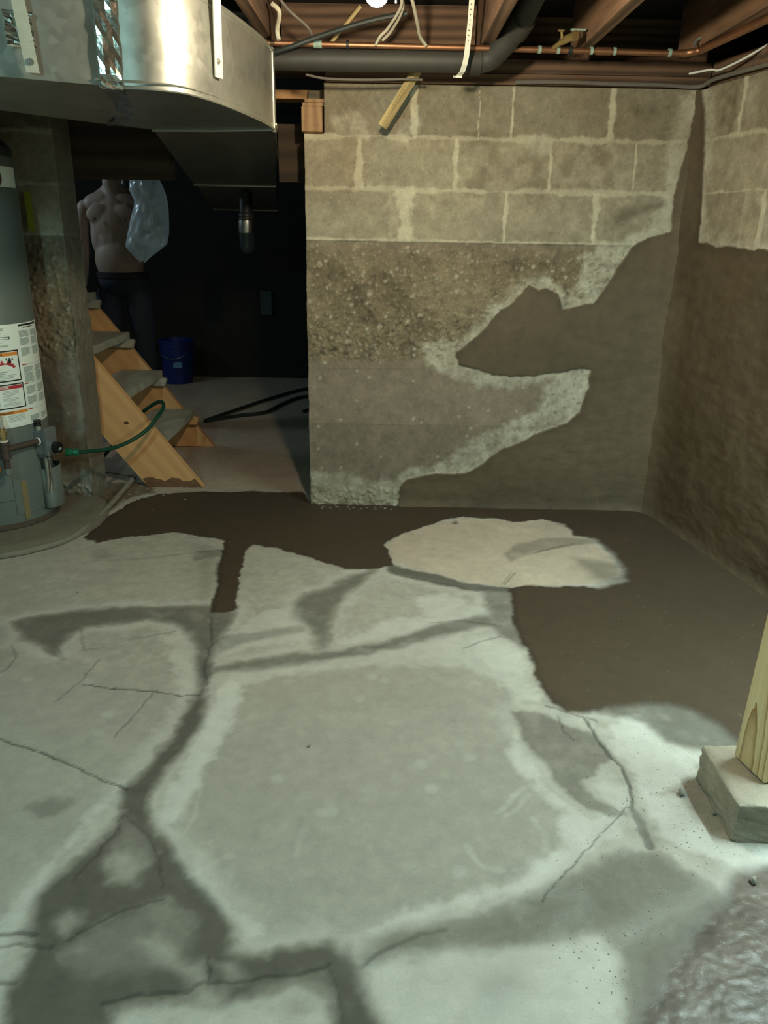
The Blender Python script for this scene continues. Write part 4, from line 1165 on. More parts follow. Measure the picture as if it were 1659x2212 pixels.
# ------------------------------------------------------------------ jar light hanging below the duct
jl = empty('jar_light', (-.806, 4.72, 1.36))
tag(jl, 'small unlit jar light with a shiny metal collar hanging below the duct', 'light fixture')
c = Vector((-.806, 4.72, 0))
bm = nb(); lathe(bm, [(.036, 1.452), (.036, 1.345), (.043, 1.34), (.043, 1.325), (.040, 1.322), (.044, 1.318), (.044, 1.312), (.041, 1.309)], c=c, n=36)
obj('fixture_cap', bm, M['tank_dark'], jl, True)
bm = nb(); lathe(bm, [(.041, 1.308), (.046, 1.304), (.047, 1.24), (.045, 1.236)], c=c, n=36)
obj('metal_collar', bm, M['steel'], jl, True)
m, nt, b = new_mat('dark_jar_glass')
b.inputs['Base Color'].default_value = (.02, .03, .035, 1); b.inputs['Roughness'].default_value = .08
bm = nb(); lathe(bm, [(.046, 1.236), (.047, 1.18), (.043, 1.150), (.030, 1.132), (.012, 1.126), (.0005, 1.125)], c=c, n=36)
obj('glass_jar', bm, m, jl, True)

# ------------------------------------------------------------------ stairs
st = empty('basement_stairs', (-1.1, 4.25, 0))
tag(st, 'open wooden basement stairs with pine stringers and dusty treads in the opening', 'stairs')
SL = 1.31
def stringer(xb0, xb1, yc, ztop):
    # XZ outline, plumb foot on the floor
    t = ztop / SL
    pts = [(xb0, 0.004), (xb1, 0.004), (xb1 - t, ztop), (xb0 - t, ztop)]
    bm = nb(); m4 = Matrix.Translation((0, yc + .019, 0)) @ Matrix.Rotation(R(90), 4, 'X')
    prism(bm, pts, 0, .038, m4)
    return bm
for args in ((-1.224, -.936, 3.855, 1.75), (-1.36, -1.045, 4.64, 1.75)):
    so = obj('stringer', stringer(*args), M['stair_wood'], st, False, .003)
    so['label'] = 'pine stringer nearer the camera' if args[2] < 4 else 'pine stringer on the far side'
# tread boards, cleats under them
for k, (xt, z) in enumerate(((-1.150, .236), (-1.325, .466), (-1.495, .686), (-1.67, .906), (-1.84, 1.13), (-2.01, 1.35))):
    bm = nb(); rr = random.Random(k)
    nx, ny = 5, 12
    x0 = xt - .235; yA, yB = 3.876, 4.62
    T = [[bm.verts.new((x0 + (xt - x0) * i / nx + (rr.uniform(-.004, .004) if i in (0, nx) else 0), yA + (yB - yA) * j / ny,
                        z + rr.uniform(-.0015, .0015))) for j in range(ny + 1)] for i in range(nx + 1)]
    B = [[bm.verts.new((v.co.x, v.co.y, z - .040)) for v in row] for row in T]
    for i in range(nx):
        for j in range(ny):
            bm.faces.new((T[i][j], T[i + 1][j], T[i + 1][j + 1], T[i][j + 1])); bm.faces.new((B[i][j], B[i][j + 1], B[i + 1][j + 1], B[i + 1][j]))
    for j in range(ny):
        bm.faces.new((T[nx][j], B[nx][j], B[nx][j + 1], T[nx][j + 1])); bm.faces.new((T[0][j], T[0][j + 1], B[0][j + 1], B[0][j]))
    for i in range(nx):
        bm.faces.new((T[i][0], B[i][0], B[i + 1][0], T[i + 1][0])); bm.faces.new((T[i][ny], T[i + 1][ny], B[i + 1][ny], B[i][ny]))
    obj('tread', bm, M['tread'], st, False)
    for y in (3.895, 4.602):
        bm = nb()
        prism(bm, [(xt - .215, z - .041), (xt + .022, z - .041), (xt + .030, z - .055), (xt + .018, z - .088), (xt - .215, z - .088)], 0, .036,
              Matrix.Translation((0, y + .018, 0)) @ Matrix.Rotation(R(90), 4, 'X'))
        obj('cleat', bm, M['stair_wood'] if k == 0 else M['tread'], st, False, .002)
bm = nb(); lathe(bm, [(.0005, 0), (.016, .0), (.020, .001), (.0005, .0015)], c=(0, 0, 0), n=16, M4=Matrix.Translation((-1.545, 4.6195, .62)) @ Matrix.Rotation(R(90), 4, 'X') @ Matrix.Diagonal((1.5, 1, 1, 1)))
obj('knot', bm, simple('wood_knot', (.10, .035, .02), .6, noise=.3), st)
bm = nb(); lathe(bm, [(.0005, 0), (.006, .0), (.008, .001), (.0005, .0015)], c=(0, 0, 0), n=14, M4=Matrix.Translation((-1.30, 3.8355, .335)) @ Matrix.Rotation(R(90), 4, 'X') @ Matrix.Diagonal((1.6, 1, 1, 1)))
obj('knot', bm, bpy.data.materials['wood_knot'], st)
# wet stained foot of the near stringer
bm = nb()
rr = random.Random(5)
top = []
for i in range(15):
    x = -1.214 + .262 * i / 14 - .03
    top.append((x, .040 + .006 * math.sin(i * .9) + rr.uniform(-.006, .008)))
top = [(max(x, -1.222 - z / SL + .004), z) for x, z in top]
top[-1] = (-.938 - .05 / SL, .05)
prism(bm, [(-1.222, .002), (-.938, .002)] + top[::-1], 0, .0015, Matrix.Translation((0, 3.8362, 0)) @ Matrix.Rotation(R(90), 4, 'X'))
obj('wet_stain', bm, simple('wet_wood_stain', (.16, .08, .04), .5, noise=.4, scale=50), st)

# ------------------------------------------------------------------ water heater
HC = Vector((-1.735, 3.325, 0)); HR = .246
wh = empty('water_heater', (HC.x, HC.y, .05))
tag(wh, 'tall grey gas water heater at the left edge with warning labels', 'water heater')
bm = nb()
lathe(bm, [(HR - .006, .052), (HR, .056), (HR, 1.50), (HR - .004, 1.512)], c=HC, n=96)
obj('tank', bm, M['tank'], wh, True)
bm = nb(); lathe(bm, [(HR - .004, 1.512), (HR - .004, 1.545), (HR - .03, 1.572), (.10, 1.585), (.0005, 1.588)], c=HC, n=96)
obj('top_cap', bm, M['tank_dark'], wh, True)
bm = nb(); lathe(bm, [(.07, 1.585), (.07, 1.60), (.055, 1.64), (.055, 1.93)], c=HC, n=32)
obj('flue_pipe', bm, M['galv'], wh, True)
bm = nb(); lathe(bm, [(HR - .012, .032), (HR + .004, .034), (HR + .004, .054), (HR - .01, .058)], c=HC, n=96)
obj('base_ring', bm, simple('rusty_base_ring', (.085, .065, .045), .7, noise=.3), wh, True)
bm = nb(); lathe(bm, [(HR + .001, .158), (HR + .0035, .160), (HR + .0035, .164), (HR + .001, .166)], c=HC, n=96)
obj('jacket_seam', bm, M['tank'], wh, True)

def hp(th, z, r=0.):
    """point on the tank: th degrees from facing the viewer side (-Y) towards +X"""
    a = R(th)
    return Vector((HC.x + (HR + r) * math.sin(a), HC.y - (HR + r) * math.cos(a), z))
def patch(bm, t0, t1, z0, z1, off, n=None):
    n = n or max(1, int(abs(t1 - t0) / 3))
    a = []
    for i in range(n + 1):
        t = t0 + (t1 - t0) * i / n
        a.append((bm.verts.new(hp(t, z0, off)), bm.verts.new(hp(t, z1, off))))
    for i in range(n): bm.faces.new((a[i][0], a[i + 1][0], a[i + 1][1], a[i][1]))
def wrap_poly(bm, pts, off):
    bm.faces.new([bm.verts.new(hp(t, z, off)) for t, z in pts])
def lpart(name, fill, mat, par):
    bm = nb(); fill(bm)
    me = bpy.data.meshes.new(name); bm.to_mesh(me); bm.free()
    return link(name, me, mat, par)
T1 = 106
rl = lpart('rating_label', lambda b: patch(b, -20, T1, .470, .886, .0008, 50), M['label'], wh)
rl['label'] = 'white wraparound instruction label'
def warn_box(name, t0, t1, z0, z1, band, bcol):
    def f(b):
        w_ = 1.15; h_ = .0052
        patch(b, t0, t1, z1 - h_, z1, .0014); patch(b, t0, t1, z0, z0 + h_, .0014)
        patch(b, t0, t0 + w_, z0, z1, .0014, 1); patch(b, t1 - w_, t1, z0, z1, .0014, 1)
    lpart(name, f, M['ink'], rl)
    lpart(name + '_band', lambda b: patch(b, t0 + 1.4, t1 - 1.4, z1 - .0075 - band, z1 - .0075, .0014), M[bcol], rl)
warn_box('warning_frame', 4, 66, .659, .784, .014, 'ink_orange')
warn_box('danger_frame', 3, 67, .548, .650, .014, 'ink_red')
lpart('warning_band', lambda b: patch(b, 2, 68, .525, .538, .0014), M['ink_orange'], rl)

def wtext(s, t_mid, z, size, mat, name, bold=True):
    cu = bpy.data.curves.new('txt', 'FONT')
    cu.body = s; cu.size = size; cu.align_x = 'CENTER'; cu.align_y = 'CENTER'
    cu.space_character = 1.08
    if bold: cu.offset = size * .025
    cu.resolution_u = 2
    t = bpy.data.objects.new('txt', cu); COL.objects.link(t)
    dg = bpy.context.evaluated_depsgraph_get()
    me = bpy.data.meshes.new_from_object(t.evaluated_get(dg))
    bpy.data.objects.remove(t); bpy.data.curves.remove(cu)
    for v in me.vertices:
        th = t_mid + math.degrees(v.co.x / HR)
        v.co = hp(th, z + v.co.y, .0020)
    me.name = name
    return link(name, me, M[mat], rl)
wtext('WARNING', 42, .7695, .0125, 'ink', 'warning_text')
wtext('DANGER', 45, .6355, .0125, 'label', 'danger_text')
wtext('WARNING', 46, .5315, .0115, 'ink', 'warning_text')
def tri(tc, z, s, mat):
    lpart('alert_symbol', lambda b: wrap_poly(b, [(tc - s * 233 * .6, z - s * .5), (tc + s * 233 * .6, z - s * .5), (tc, z + s * .55)], .0019), M[mat], rl)
tri(28, .7695, .0115, 'ink'); tri(32, .6355, .0125, 'label'); tri(31, .5315, .0105, 'ink')
# pictograms
def flame(b):
    P = [(38, .712), (43, .722), (45, .740), (46.2, .730), (48, .750), (49.5, .737), (52, .733), (54, .744), (55, .735), (57.5, .742), (57, .731), (60.5, .730), (59, .724), (62, .719), (60, .713)]
    wrap_poly(b, [(t, z) for t, z in P], .0016)
lpart('fire_pictogram', flame, M['ink_red'], rl)
def figure(b):
    for t0, t1, z0, z1 in ((54.2, 57.2, .734, .748), (52.5, 54.2, .745, .7475), (57.2, 59, .744, .747), (52.2, 53.2, .7455, .755), (58.4, 59.3, .745, .754)):
        patch(b, t0, t1, z0, z1, .0019, 1)
    wrap_poly(b, [(55.7 + 1.3 * math.cos(k * .785), .7515 + .0034 * math.sin(k * .785)) for k in range(8)], .0019)
lpart('figure_pictogram', figure, M['ink'], rl)
def ring(b, tc, zc, r0, r1, off, n=36):
    k = math.degrees(1 / HR)
    for i in range(n):
        a0 = 2 * math.pi * i / n; a1 = 2 * math.pi * (i + 1) / n
        b.faces.new([b.verts.new(hp(tc + k * r * math.cos(a), zc + r * math.sin(a), off)) for r, a in ((r0, a0), (r1, a0), (r1, a1), (r0, a1))])
def prohib(b):
    ring(b, 26, .728, .0165, .0180, .0019)
    wrap_poly(b, [(23.2, .7385), (22.4, .7365), (28.9, .7170), (29.7, .7190)], .0021)
lpart('prohibition_sign', prohib, M['ink_red'], rl)
def can(b):
    patch(b, 23.2, 27.2, .717, .733, .0016, 2); patch(b, 27.6, 28.3, .728, .745, .0016, 1)
    patch(b, 28, 33, .745, .7465, .0016, 2)
    wrap_poly(b, [(23.2, .7335), (24, .738), (25.4, .735), (27, .738), (27.2, .7335)], .0016)
lpart('can_pictogram', can, M['ink'], rl)
def tap(b):
    for t0, t1, z0, z1 in ((19, 24, .598, .6035), (25, 33, .598, .606), (31.5, 33.5, .590, .600), (28, 32, .6075, .6115), (29.5, 30.6, .605, .609), (22.5, 25, .6045, .6085)):
        patch(b, t0, t1, z0, z1, .0016, 2)
lpart('tap_pictogram', tap, M['ink'], rl)
def hand_(b):
    wrap_poly(b, [(29, .580), (31.5, .5785), (30, .573), (32.5, .573), (38, .566), (40, .5625), (40.5, .568), (38, .576), (34.5, .583), (33.6, .5795), (31, .5835), (32, .5805)], .0016)
lpart('hand_pictogram', hand_, M['ink'], rl)
for t0, t1, z0, z1 in ((6, 64.5, .7035, .7041), (-2, 105, .4775, .4781), (20, 56, .8435, .8441), (35.5, 35.75, .706, .756), (41, 41.25, .556, .626), (44, 44.25, .81, .843)):
    lpart('divider_line', lambda b: patch(b, t0, t1, z0, z1, .0016), M['ink_grey'], rl)
rr = random.Random(11)
def prints():
    def block(t0, t1, zt, n, dz, hh, fill=.85):
        def rows(b):
            for i in range(n):
                e = t0 + (t1 - t0) * (rr.uniform(.45, 1) if i == n - 1 else rr.uniform(fill, 1))
                patch(b, t0, e, zt - i * dz - hh, zt - i * dz, .0016)
        lpart('fine_print', rows, M['ink_grey'], rl)
    block(26, 58, .7005, 2, .0075, .0028, .7)
    block(6, 62, .6865, 4, .0058, .0020)
    block(38, 56, .7115, 1, .006, .0022)
    block(44.5, 62, .6225, 5, .0055, .0016); block(44.5, 62, .592, 3, .0052, .0016); block(44.5, 62, .573, 3, .005, .0016)
    block(22, 44, .5195, 2, .0055, .0020); block(22, 44, .507, 3, .0055, .0020)
    block(47, 66, .5195, 6, .0048, .0016)
    # rating plate area
    block(22, 40, .862, 2, .007, .0022, .6); block(24, 36, .848, 2, .006, .0018, .6); block(22, 40, .832, 4, .0055, .0016, .7)
    block(44, 54, .872, 2, .006, .0030, .8); block(46, 52, .855, 2, .008, .0018, .5); block(46, 54, .822, 2, .006, .0012, .8)
    # narrow right column
    for zt, n in ((.855, 6), (.826, 7), (.786, 8), (.708, 6), (.682, 9), (.628, 8), (.585, 8), (.505, 6)):
        block(70, 84, zt, n, .0042, .0026, .8); block(87, 101, zt - .001, n, .0042, .0026, .8)
prints()
lpart('column_bars', lambda b: (patch(b, 70, 101, .874, .8815, .0016), patch(b, 76, 92, .8665, .8695, .0017)), M['ink'], rl)
for z in (.7165, .6385, .5315):
    lpart('red_bar', lambda b: patch(b, 69, 75, z, z + .0042, .0017), M['ink_red'], rl)
    lpart('column_rule', lambda b: patch(b, 75.4, 104, z + .0014, z + .0024, .0017), M['ink_grey'], rl)
lpart('boxed_mark', lambda b: [patch(b, 46, 59, .8285, .8300, .0017), patch(b, 46, 59, .8365, .8385, .0017), patch(b, 46, 47, .829, .838, .0017, 1), patch(b, 58, 59, .829, .838, .0017, 1)], M['ink'], rl)
lpart('printed_code', lambda b: [patch(b, t, t + .55, .800, .8055, .0017, 1) for t in np.arange(33, 56, .9)], M['ink_grey'], rl)
o = lpart('upper_sticker', lambda b: patch(b, 20, 100, 1.40, 1.475, .001), M['label'], wh)
bm = nb(); p = hp(60, 1.43); q = hp(60, 1.43, .03); cyl(bm, p, q, .040, n=36)
obj('round_emblem', bm, simple('maroon_emblem', (.055, .015, .018), .4), wh, True)
bm = nb()
lpart('tape_strip', lambda b: patch(b, 49, 54.5, .065, .235, .0042), M['tape'], wh)
# orange round tag
bm = nb(); p = hp(27, .305, .001); q = hp(27, .305, .004); cyl(bm, p, q, .028, n=32)
obj('round_tag', bm, M['orange'], wh)
# cover over the burner opening and the shroud for its tubes
lpart('access_panel', lambda b: (patch(b, 42, 84, .092, .255, .003, 16),), M['tank'], wh)
bm = nb()
sh = []
for z in (.085, .265):
    pts = []
    for i in range(11):
        u = i / 10
        th = 72 + 34 * u
        bul = .045 * math.sin(math.pi * u) ** .45
        pts.append(hp(th, z, bul))
    sh.append([bm.verts.new(p) for p in pts])
for i in range(10): bm.faces.new((sh[0][i], sh[0][i + 1], sh[1][i + 1], sh[1][i]))
bm.faces.new(sh[0] + [bm.verts.new(hp(72 + 34 * (1 - i / 6), .085, -.002)) for i in range(1, 6)])
so = obj('burner_shroud', bm, M['tank'], wh, True)
sm_ = so.modifiers.new('thick', 'SOLIDIFY'); sm_.thickness = .002
# gas control valve
gv = hp(90, .385, 0)
n_ = Vector((math.sin(R(78)), -math.cos(R(78)), 0)); t_ = Vector((n_.y * -1, n_.x, 0))
V0 = hp(78, .385, 0)
rotv = Matrix(((n_.x, t_.x, 0, 0), (n_.y, t_.y, 0, 0), (0, 0, 1, 0), (0, 0, 0, 1)))
bm = nb(); box(bm, V0 + n_ * .020, (.045, .062, .105), rotv)
vb = obj('gas_valve', bm, M['valve'], wh, False, .005)
bm = nb(); box(bm, V0 + n_ * .052 + Vector((0, 0, .004)), (.020, .070, .118), rotv)
obj('valve_front', bm, M['valve'], vb, False, .004)
bm = nb(); box(bm, V0 + n_ * .020 + Vector((0, 0, -.058)), (.030, .045, .016), rotv)
cyl(bm, V0 + n_ * .03 + t_ * -.012 + Vector((0, 0, -.064)), V0 + n_ * .03 + t_ * -.012 + Vector((0, 0, -.072)), .006, n=12)
cyl(bm, V0 + n_ * .042 + t_ * -.018 + Vector((0, 0, -.066)), V0 + n_ * .042 + t_ * -.018 + Vector((0, 0, -.074)), .005, n=12)
obj('tube_nuts', bm, M['valve'], vb, False)
bm = nb(); kc = V0 + n_ * .062 + t_ * -.002 + Vector((0, 0, -.022)); cyl(bm, kc, kc + n_ * .010, .030, n=36)
obj('dial_ring', bm, M['valve'], vb, True)
bm = nb(); cyl(bm, kc + n_ * .010, kc + n_ * .036, .026, r2=.024, n=36)
obj('dial', bm, M['black_gloss'], vb, True)
bm = nb(); box(bm, kc + n_ * .0365 + Vector((0, 0, -.004)), (.001, .020, .010), rotv)
obj('dial_mark', bm, M['ink_grey'], vb)
bm = nb(); kc2 = V0 + n_ * .012 + t_ * -.012 + Vector((0, 0, .052)); cyl(bm, kc2, kc2 + Vector((0, 0, .022)), .011, n=20)
obj('button_stem', bm, M['strap_white'], vb, True)
bm = nb(); cyl(bm, kc2 + Vector((0, 0, .020)), kc2 + Vector((0, 0, .030)), .015, n=20); cyl(bm, kc2 + Vector((0, 0, .034)), kc2 + Vector((0, 0, .046)), .015, n=20)
cyl(bm, kc2 + Vector((0, 0, .028)), kc2 + Vector((0, 0, .036)), .011, n=20)
obj('pilot_button', bm, M['black_gloss'], vb, True)
bm = nb()
for k, (dt, dn) in enumerate(((-.012, .03), (.0, .036), (.010, .03))):
    p = V0 + n_ * dn + t_ * dt + Vector((0, 0, -.066))
    tube(bm, [p, p + Vector((.001, 0, -.06)), p + n_ * (-.004) + Vector((.004 * k, 0, -.12)), p + n_ * -.010 + Vector((.008 * k, 0, -.16))], .0028 if k else .0095, n=8)
obj('burner_tubes', bm, M['steel'], wh, True)
# gas pipe: tee, sediment trap, horizontal nipple
gp = empty('gas_pipe', hp(33, .30, .03))
tag(gp, 'black iron gas pipe with a drip leg in front of the water heater', 'pipe')
tee = hp(37, 0, .052)
bm = nb(); cyl(bm, (tee.x, tee.y, .368), (tee.x, tee.y, .425), .0185, n=24); cyl(bm, (tee.x, tee.y, .358), (tee.x, tee.y, .370), .021, n=24)
cyl(bm, (tee.x, tee.y, .418), (tee.x, tee.y, .430), .021, n=24)
obj('tee', bm, M['iron'], gp, True)
bm = nb(); cyl(bm, (tee.x, tee.y, .315), (tee.x, tee.y, .360), .0135, n=20)
obj('drip_leg', bm, M['iron'], gp, True)
bm = nb(); cyl(bm, (tee.x, tee.y, .292), (tee.x, tee.y, .318), .0175, n=8); cyl(bm, (tee.x, tee.y, .286), (tee.x, tee.y, .293), .009, n=8)
obj('end_cap', bm, M['valve'], gp)
vend = V0 + n_ * .020 + t_ * -.033 + Vector((0, 0, .01))
bm = nb(); tube(bm, [(tee.x, tee.y, .396), Vector((tee.x, tee.y, .396)).lerp(vend, .5), vend], .0125, n=16, curve=False)
obj('horizontal_nipple', bm, M['iron'], gp, True)
bm = nb(); q = (Vector((tee.x, tee.y, .396)) - vend).normalized(); cyl(bm, vend + q * .001, vend + q * .007, .017, n=24)
obj('thread_seal', bm, M['sealant'], gp, True)
bm = nb(); cyl(bm, (tee.x, tee.y, .430), (tee.x, tee.y, .434), .017, n=24)
obj('thread_seal', bm, M['sealant'], gp, True)
bm = nb(); cyl(bm, (tee.x, tee.y, .434), (tee.x, tee.y, .452), .010, n=16); cyl(bm, (tee.x, tee.y, .450), (tee.x, tee.y, .474), .018, n=6); cyl(bm, (tee.x, tee.y, .474), (tee.x, tee.y, .488), .011, n=14)
obj('flare_nut', bm, M['brass'], gp)
bm = nb(); tube(bm, [(tee.x, tee.y, .486), (tee.x - .004, tee.y, .53), (tee.x - .025, tee.y - .005, .575), (tee.x - .06, tee.y - .01, .64), (tee.x - .12, tee.y - .01, .74), (tee.x - .17, tee.y, .9)], .0095, n=14)
obj('flexible_tube', bm, simple('grey_flex_tube', (.44, .46, .42), .45, .4), gp, True)
# drain cock and green garden hose
dc = hp(96, .318, 0)
dv = Vector((math.sin(R(80)), -math.cos(R(80)), 0))
bm = nb(); cyl(bm, dc, dc + Vector((.075, -.004, -.002)), .010, n=16); cyl(bm, dc + Vector((.045, -.004, 0)), dc + Vector((.050, -.004, .026)), .006, n=12)
cyl(bm, dc + Vector((.035, -.004, -.001)), dc + Vector((.050, -.004, -.001)), .015, n=6)
obj('drain_cock', bm, M['brass'], wh, False)
gh = empty('garden_hose', dc + Vector((.08, 0, 0)))
tag(gh, 'green garden hose from the water heater drain hooking over the stair stringer', 'hose')
hs = dc + Vector((.075, -.004, -.002))
bm = nb(); cyl(bm, hs, hs + Vector((.024, .002, -.001)), .0185, n=10); cyl(bm, hs + Vector((.034, .003, -.001)), hs + Vector((.056, .006, 0)), .0165, n=8)
cyl(bm, hs + Vector((.020, .002, 0)), hs + Vector((.038, .004, 0)), .012, n=16)
obj('hose_coupling', bm, M['green_plastic'], gh)
bm = nb(); a = hs + Vector((.05, .005, 0))
tube(bm, [a, (-1.30, 3.50, .288), (-1.24, 3.60, .290), (-1.17, 3.70, .325), (-1.13, 3.78, .375), (-1.115, 3.86, .412), (-1.145, 3.93, .425), (-1.20, 3.97, .40), (-1.28, 4.0, .34), (-1.42, 4.05, .2), (-1.6, 4.1, .03), (-1.8, 4.15, .014)], .0095, n=14)
obj('hose_run', bm, M['green_hose'], gh, True)

# pad, lath on the floor, tag on the pier
bm = nb(); lathe(bm, [(.0005, .030), (.40, .030), (.445, .028), (.47, .012), (.475, -.006)], c=(HC.x - .01, HC.y - .005, 0), n=72)
for v in bm.verts:
    if v.co.y > 3.585: v.co.y = 3.585
pd_ = obj('concrete_pad', bm, M['concrete'], None, True); paint_flat(pd_.data, (.17, .155, .11))
tag(pd_, 'low round concrete pad under the water heater', 'pad')
bm = nb(); tube(bm, [(-1.95, 2.80, .012), (-1.70, 2.83, .012), (-1.52, 2.89, .012), (-1.40, 2.985, .012), (-1.33, 3.10, .012), (-1.305, 3.30, .014), (-1.302, 3.55, .018), (-1.312, 3.90, .024)], .013, n=10)
for v in bm.verts: v.co.z = max(.0025, v.co.z)
tag(obj('flat_tube', bm, simple('dusty_grey_tube', (.20, .185, .14), .8, noise=.2), smooth=True), 'dusty grey tube curving over the floor from the heater pad to the stairs', 'tube')
bm = nb(); strip(bm, [(-1.538, 3.574, 1.238), (-1.536, 3.572, 1.33), (-1.541, 3.575, 1.396)], (1, 0, 0), .026, .004)
tag(obj('yellow_tag', bm, M['yellow']), 'narrow yellow tag stuck on the dark pier behind the water heater', 'tag')

# ------------------------------------------------------------------ footing block and post
fb = nb()
rr = random.Random(4)
def rough_block(x0, x1, y0, y1, z0, z1, step, amp, seed):
    bm = nb(); bx(bm, x0, x1, y0, y1, z0, z1)
    bmesh.ops.subdivide_edges(bm, edges=bm.edges, cuts=26, use_grid_fill=True)
    co = np.array([v.co for v in bm.verts])
    for i, v in enumerate(bm.verts):
        c = v.co
        e = min(abs(c.x - x0), abs(c.x - x1)) ; f = min(abs(c.y - y0), abs(c.y - y1)); g = abs(c.z - z1)
        near = sorted((e, f, g))
        rnd = max(0, .010 - near[1]) * .5
        ctr = Vector(((x0 + x1) / 2, (y0 + y1) / 2, (z0 + z1) / 2))
        d = (c - ctr)
        nv = fbm(np.array([c.x * 1.0 + c.z * 3]), np.array([c.y + c.z * 2]), 22, 4, seed)[0]
        v.co += Vector((d.x / (x1 - x0), d.y / (y1 - y0), d.z / (z1 - z0))) * (nv * amp - rnd * 1.4)
        v.co.z = max(v.co.z, 0.0)
    return bm
bm = rough_block(.786, 1.20, 1.392, 1.614, 0.0, .101, 26, .010, 501)
o = obj('footing_block', bm, M['concrete'], None, True)
n = len(o.data.vertices)
co = np.empty(n * 3); o.data.vertices.foreach_get('co', co); co = co.reshape(-1, 3)
s = fbm(co[:, 0] + co[:, 2], co[:, 1] - co[:, 2], 26, 4, 502)
topm = sstep(.09, .1, co[:, 2])
colr = np.array([.33, .30, .23]) * (1 + .22 * s)[:, None]
colr = colr * (1 - topm)[:, None] + np.array([.47, .42, .33]) * (1 + .12 * s)[:, None] * topm[:, None]
ca = o.data.attributes.new('col', 'FLOAT_COLOR', 'POINT'); ca.data.foreach_set('color', np.concatenate([np.clip(colr, 0, 1), np.ones((n, 1))], 1).astype(np.float32).ravel())
wa = o.data.attributes.new('wet', 'FLOAT', 'POINT'); wa.data.foreach_set('value', np.zeros(n, np.float32))
tag(o, 'rough solid concrete block on the floor under the wooden post', 'concrete block')
bm = nb()
a0 = Vector((.845, 1.563)); a1 = Vector((.871, 1.462)); e = (a1 - a0); pv = Vector((-e.y, e.x)).normalized() * .098
q = [a0, a1, a1 + pv, a0 + pv]
A = [bm.verts.new((p.x, p.y, .104)) for p in q]; B = [bm.verts.new((p.x + .05, p.y, 1.928)) for p in q]
bm.faces.new(A[::-1]); bm.faces.new(B)
for i in range(4): bm.faces.new((A[i], A[(i + 1) % 4], B[(i + 1) % 4], B[i]))
bmesh.ops.subdivide_edges(bm, edges=[e_ for e_ in bm.edges if abs(e_.verts[0].co.z - e_.verts[1].co.z) > 1], cuts=12)
o = obj('wooden_post', bm, M['post_wood'], None, False, .004)
tag(o, 'yellow pine post with bold grain standing on the concrete block at the right edge', 'post')

# ------------------------------------------------------------------ loose bits on the floor
def chip(x, y, s, seed, lb, flat=.6):
    bm = nb(); bmesh.ops.create_icosphere(bm, subdivisions=2, radius=1)
    r_ = random.Random(seed)
    ph = [r_.uniform(0, 6) for _ in range(6)]
    for v in bm.verts:
        k = 1 + .22 * math.sin(3 * v.co.x + ph[0]) + .18 * math.sin(4 * v.co.y + ph[1]) + .15 * math.sin(5 * v.co.z + ph[2])
        v.co = Vector((v.co.x * k * s, v.co.y * k * s * .75, v.co.z * k * s * flat))
    bmesh.ops.rotate(bm, verts=bm.verts, cent=(0, 0, 0), matrix=Matrix.Rotation(ph[3], 3, 'Z'))
    zmin = min(v.co.z for v in bm.verts)
    bmesh.ops.translate(bm, verts=bm.verts, vec=(x, y, -zmin - .001 + .001))
    o = obj('concrete_chip', bm, M['chip'])
    if lb: tag(o, lb, 'stone', 'concrete chips on the floor')
    return o
for (x, y), s_, lb in zip([(0.73,1.547),(0.782,1.486),(0.786,1.282),(0.332,3.368),(-0.184,1.709),(-1.114,2.589)], (.011, .008, .010, .012, .005, .006),
        ('dark pebble lying in the shadow just left of the concrete block', 'small dark chip between the pebble and the foot of the concrete block', 'grey stone chip on the floor in front of the concrete block near the wet puddle',
         'flat dark chip on the pale dry patch in front of the back wall', 'tiny dark crumb in the middle of the bare floor', 'tiny dark crumb on the floor right of the heater pad')):
    chip(x, y, s_, int(x * 1000) % 97, lb)
bm = nb(); rr = random.Random(9)
crumbs = []
for k in range(170):
    if k < 90:
        t = rr.random(); x = -1.36 + .08 * rr.gauss(0, 1) + .25 * t; y = 3.45 + .34 * t + .03 * rr.gauss(0, 1)
    elif k < 130:
        x = rr.uniform(-1.2, -.4); y = 3.80 + abs(rr.gauss(0, .03))
    else:
        x = rr.uniform(-.33, .05); y = 3.575 - abs(rr.gauss(0, .02))
    if x < -1.30 and y > 3.57: continue
    s_ = rr.uniform(.002, .006)
    bmesh.ops.create_icosphere(bm, subdivisions=1, radius=s_, matrix=Matrix.Translation((x, y, s_ * .4)) @ Matrix.Diagonal((1.3, 1, .6, 1)))
tag(obj('rubble_crumbs', bm, M['chip']), 'loose gravelly crumbs scattered along the foot of the pier and threshold', 'rubble', kind='stuff')

# ------------------------------------------------------------------ back room
bk_ = empty('bucket', (-1.79, 6.72, 0))
tag(bk_, 'blue plastic bucket standing by the far wall of the dark room', 'bucket')
c = Vector((-1.79, 6.72, 0))
bm = nb(); lathe(bm, [(.118, .0), (.122, .004), (.136, .30), (.142, .30), (.142, .312), (.137, .314), (.138, .345), (.146, .347), (.146, .362), (.134, .364), (.118, .03), (.0005, .026)], c=c, n=48)
obj('pail', bm, M['blue'], bk_, True)
bm = nb(); box(bm, c + Vector((.035, -.128, .165)), (.075, .004, .045))
obj('bucket_label', bm, M['blue_lid'], bk_)
bm = nb(); tube(bm, [c + Vector((-.14, 0, .31)), c + Vector((-.10, -.12, .25)), c + Vector((0, -.16, .22)), c + Vector((.10, -.12, .25)), c + Vector((.14, 0, .31))], .003, n=8)
obj('wire_handle', bm, M['steel'], bk_, True)
